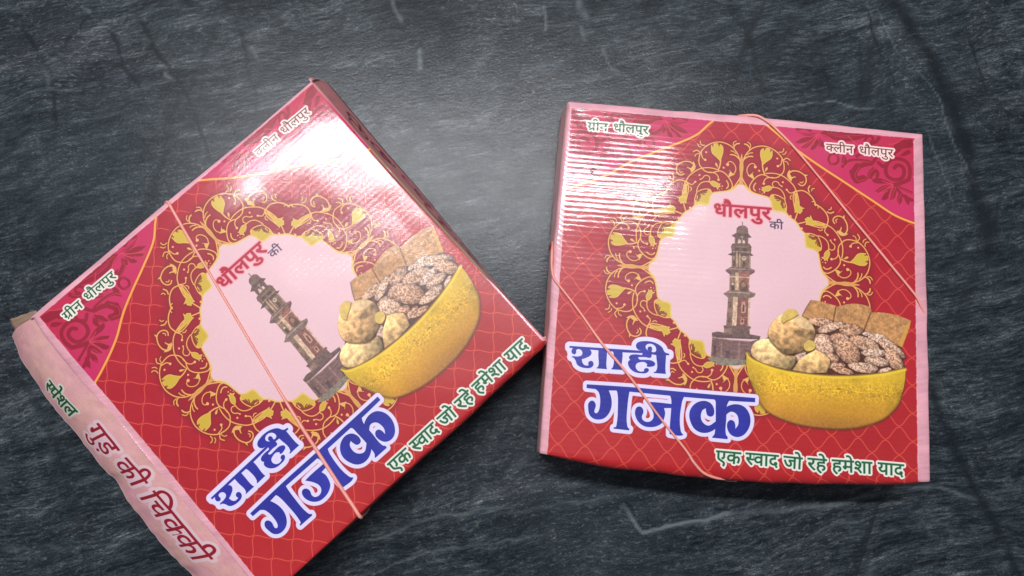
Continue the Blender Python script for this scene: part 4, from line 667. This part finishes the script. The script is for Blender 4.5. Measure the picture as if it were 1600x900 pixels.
# ---------------------------------------------------------------- countertop
def build_counter():
    def axis(a, b, step, lo, hi): return np.r_[np.linspace(lo, a, 8)[:-1], np.arange(a, b, step), np.linspace(b, hi, 8)]
    X = axis(-.36, .36, .0012, -1.2, 1.2); Y = axis(-.13, .30, .0012, -.7, 1.0)
    gx, gy = np.meshgrid(X, Y); nx, ny = len(X), len(Y)
    w1 = (fbm(ny, nx, 26, 4, 201) - .5) * .010; w2 = (fbm(ny, nx, 26, 4, 202) - .5) * .010
    px, py = gx + w1, gy + w2; wn = .55 + .9 * fbm(ny, nx, 18, 3, 203)
    att = {}
    for nm, key in (('light_vein', 'light'), ('dark_vein', 'dark')):
        a = np.zeros(gx.shape, np.float32)
        for w, s, p in GEO['veins'][key]:
            p = np.array(p) / 1000.; d = np.full(gx.shape, 1e9); tt = np.zeros(gx.shape)
            for i in range(len(p)-1):
                e = p[i+1]-p[i]; L = e@e + 1e-12; t = np.clip(((px-p[i, 0])*e[0] + (py-p[i, 1])*e[1]) / L, 0, 1)
                dd = np.hypot(px-p[i, 0]-t*e[0], py-p[i, 1]-t*e[1]); m = dd < d; d[m] = dd[m]; tt[m] = (i + t[m]) / (len(p)-1)
            ww = w * (.00052 if key == 'dark' else .00040) * wn; k = np.clip(1.25 - d / ww, 0, 1) * s * np.clip(np.minimum(tt, 1-tt) * 6 + (.25 if len(p) > 2 else 1), 0, 1)
            a = np.maximum(a, k * np.clip(fbm(ny, nx, 14, 3, 207) * 3.0 - .5, .35, 1))
        att[nm] = a
    v = np.stack([gx.ravel(), gy.ravel(), np.zeros(gx.size)], 1)
    me = bpy.data.meshes.new('countertop'); me.vertices.add(len(v)); me.vertices.foreach_set('co', v.astype(np.float32).ravel())
    i = np.arange(ny*nx).reshape(ny, nx); q = np.stack([i[:-1, :-1], i[:-1, 1:], i[1:, 1:], i[1:, :-1]], -1).reshape(-1, 4)
    me.loops.add(q.size); me.loops.foreach_set('vertex_index', q.ravel().astype(np.int32)); me.polygons.add(len(q)); me.polygons.foreach_set('loop_start', np.arange(0, q.size, 4, dtype=np.int32))
    me.update(calc_edges=True); me.validate()
    for nm, a in att.items(): me.attributes.new(nm, 'FLOAT', 'POINT').data.foreach_set('value', a.astype(np.float32).ravel())
    me.materials.append(marble_material())
    o = bpy.data.objects.new('countertop', me); COL.objects.link(o); tag(o, kind='structure')
    return o
build_counter()

# ---------------------------------------------------------------- boxes
img_lid = make_image('lid_print', lid_art()); img_side = make_image('side_print', panel_art(GEO['panwords']))
img_plain = make_image('plain_side_print', pink_sheet(200, 1000, 171)); img_end = make_image('end_print', blotch_art())
raw = board_material('raw_card', (.34, .22, .15)); torn = board_material('torn_paper_edge', (.60, .50, .49), .15)
mR = dict(lid=print_material('lid_print_fluted', img_lid, 1.0, .8, .42, 220, 220), pink=print_material('pink_side_print', img_plain, .6, .8, .38, 200, 40, .25),
          raw=raw, torn=torn, text=None, red=None)
mL = dict(lid=print_material('lid_print_grained', img_lid, .40, 3.3, .40, 220, 220, .58), pink=mR['pink'], raw=raw, torn=torn,
          text=print_material('side_print_lettered', img_side, .8, 1.2, .36, 200, 40, .25), end=print_material('end_print_worn', img_end, .6, 1.0, .45, 200, 40, .1))
def red_side(name):
    t = NT(name); co = t.n('ShaderNodeTexCoord').outputs['Object']; n = t.noise(co, 60, 4)
    t.l(t.mix(n, (.40, .022, .022), (.50, .04, .035)), t.b.inputs['Base Color']); t.b.inputs['Roughness'].default_value = .35; return t.m
mR['red'] = mL['red'] = red_side('red_front_print')
rootR, orgR, lidR = build_box('right', 'red and pink printed sweet box lying square at the right, band over two corners', mR, 5,
    [('pink', '', ''), ('pink', '', ''), ('red', '', ''), ('pink', '', '')])
rootL, orgL, lidL = build_box('left', 'red printed sweet box turned askew at the left, its lettered pink side bulging out', mL, 15,
    [('pink', '', ''), ('end', '', 'brownish pink side with dark ornament'), ('red', '', ''), ('text', 'flap', 'pale pink side lettered in red and green with a ragged edge')], warp=.00022, bow=1)
# inner wall and tuck flap of the left box
w = np.array(GEO['innerwall'][::-1]) / 1000.; 
iw = [w[0]*1000 + [9, 2, 24], w[1]*1000 + [5, 6, 24], w[1]*1000 + [5, 6, 1.6], w[0]*1000 + [9, 2, 1.6]]
slab_piece('inner_wall', iw, .0008, raw, rootL, orgL)
tf = slab_piece('tuck_flap', GEO['tuck'], .0008, raw, rootL, orgL); tf['label'] = 'brown bare card flap poking out of the corner'
slab_piece('crumpled_corner', GEO['nub'], .0008, mL['pink'], rootL, orgL)

# ---------------------------------------------------------------- rubber bands
def on_lid(pts, lid, org, h):
    bm = bmesh.new(); bm.from_mesh(lid.data); bv = BVHTree.FromBMesh(bm); out = []
    P = resample(np.array(pts), 46, True) / 1000.
    for p in P:
        q = p - org; hit = bv.ray_cast(Vector((q[0], q[1], .1)), Vector((0, 0, -1)))
        z = hit[0].z if hit[0] else p[2]
        out.append([p[0], p[1], z + h])
    bm.free(); return out
pen = board_material('dried_ink', (.030, .022, .030), .3, .5)
pm = tube('pen_mark', on_lid(GEO['pen'], lidR, orgR, .00008), .00022, pen, False, 1.2, 4, 6); pm.parent = rootR; pm.location = pm.location - Vector(orgR)
salmon = band_material('salmon_rubber', (.92, .36, .29))
m_ = lambda L: (np.array(L) / 1000.).tolist()
b = GEO['bandR']; r = .00074
A, At, Bc, Cc, Ct, Dd = m_(b['a']), on_lid(b['atop'], lidR, orgR, r*.8), m_(b['b']), m_(b['c']), on_lid(b['ctop'], lidR, orgR, r*.8), m_(b['d'])
ax, bx_, cx_, dx_ = A[0], Bc[-1], Cc[0], Dd[-1]
path = A + At + Bc + [[bx_[0], bx_[1], .018], [bx_[0]-.003, bx_[1], .0016]] + [[cx_[0]+.01, cx_[1]+.006, .0010], [cx_[0], cx_[1]-.001, .006]] + Cc + Ct + Dd + \
       [[dx_[0]-.001, dx_[1], .012], [dx_[0]+.003, dx_[1], .0012]] + [[ax[0]-.01, ax[1]-.006, .0012], [ax[0], ax[1], .008]]
o = tube('rubber_band', path, r, salmon, seed=3); tag(o, 'thin salmon rubber band cutting across two opposite corners of the right-hand box', 'rubber band', 'rubber bands round the boxes')
b = GEO['bandL']; r = .00086
A, T_, B_ = m_(b['a']), on_lid(b['top'], lidL, orgL, r*.8), m_(b['b'])
path = A + T_ + B_ + [[B_[-1][0], B_[-1][1], .012], [B_[-1][0]-.002, B_[-1][1]+.003, .0011], [A[0][0]+.004, A[0][1]-.004, .0011], [A[0][0], A[0][1], .010]]
o = tube('rubber_band', path, r, salmon, seed=8); tag(o, 'salmon rubber band in one straight strand across the askew left-hand box', 'rubber band', 'rubber bands round the boxes')
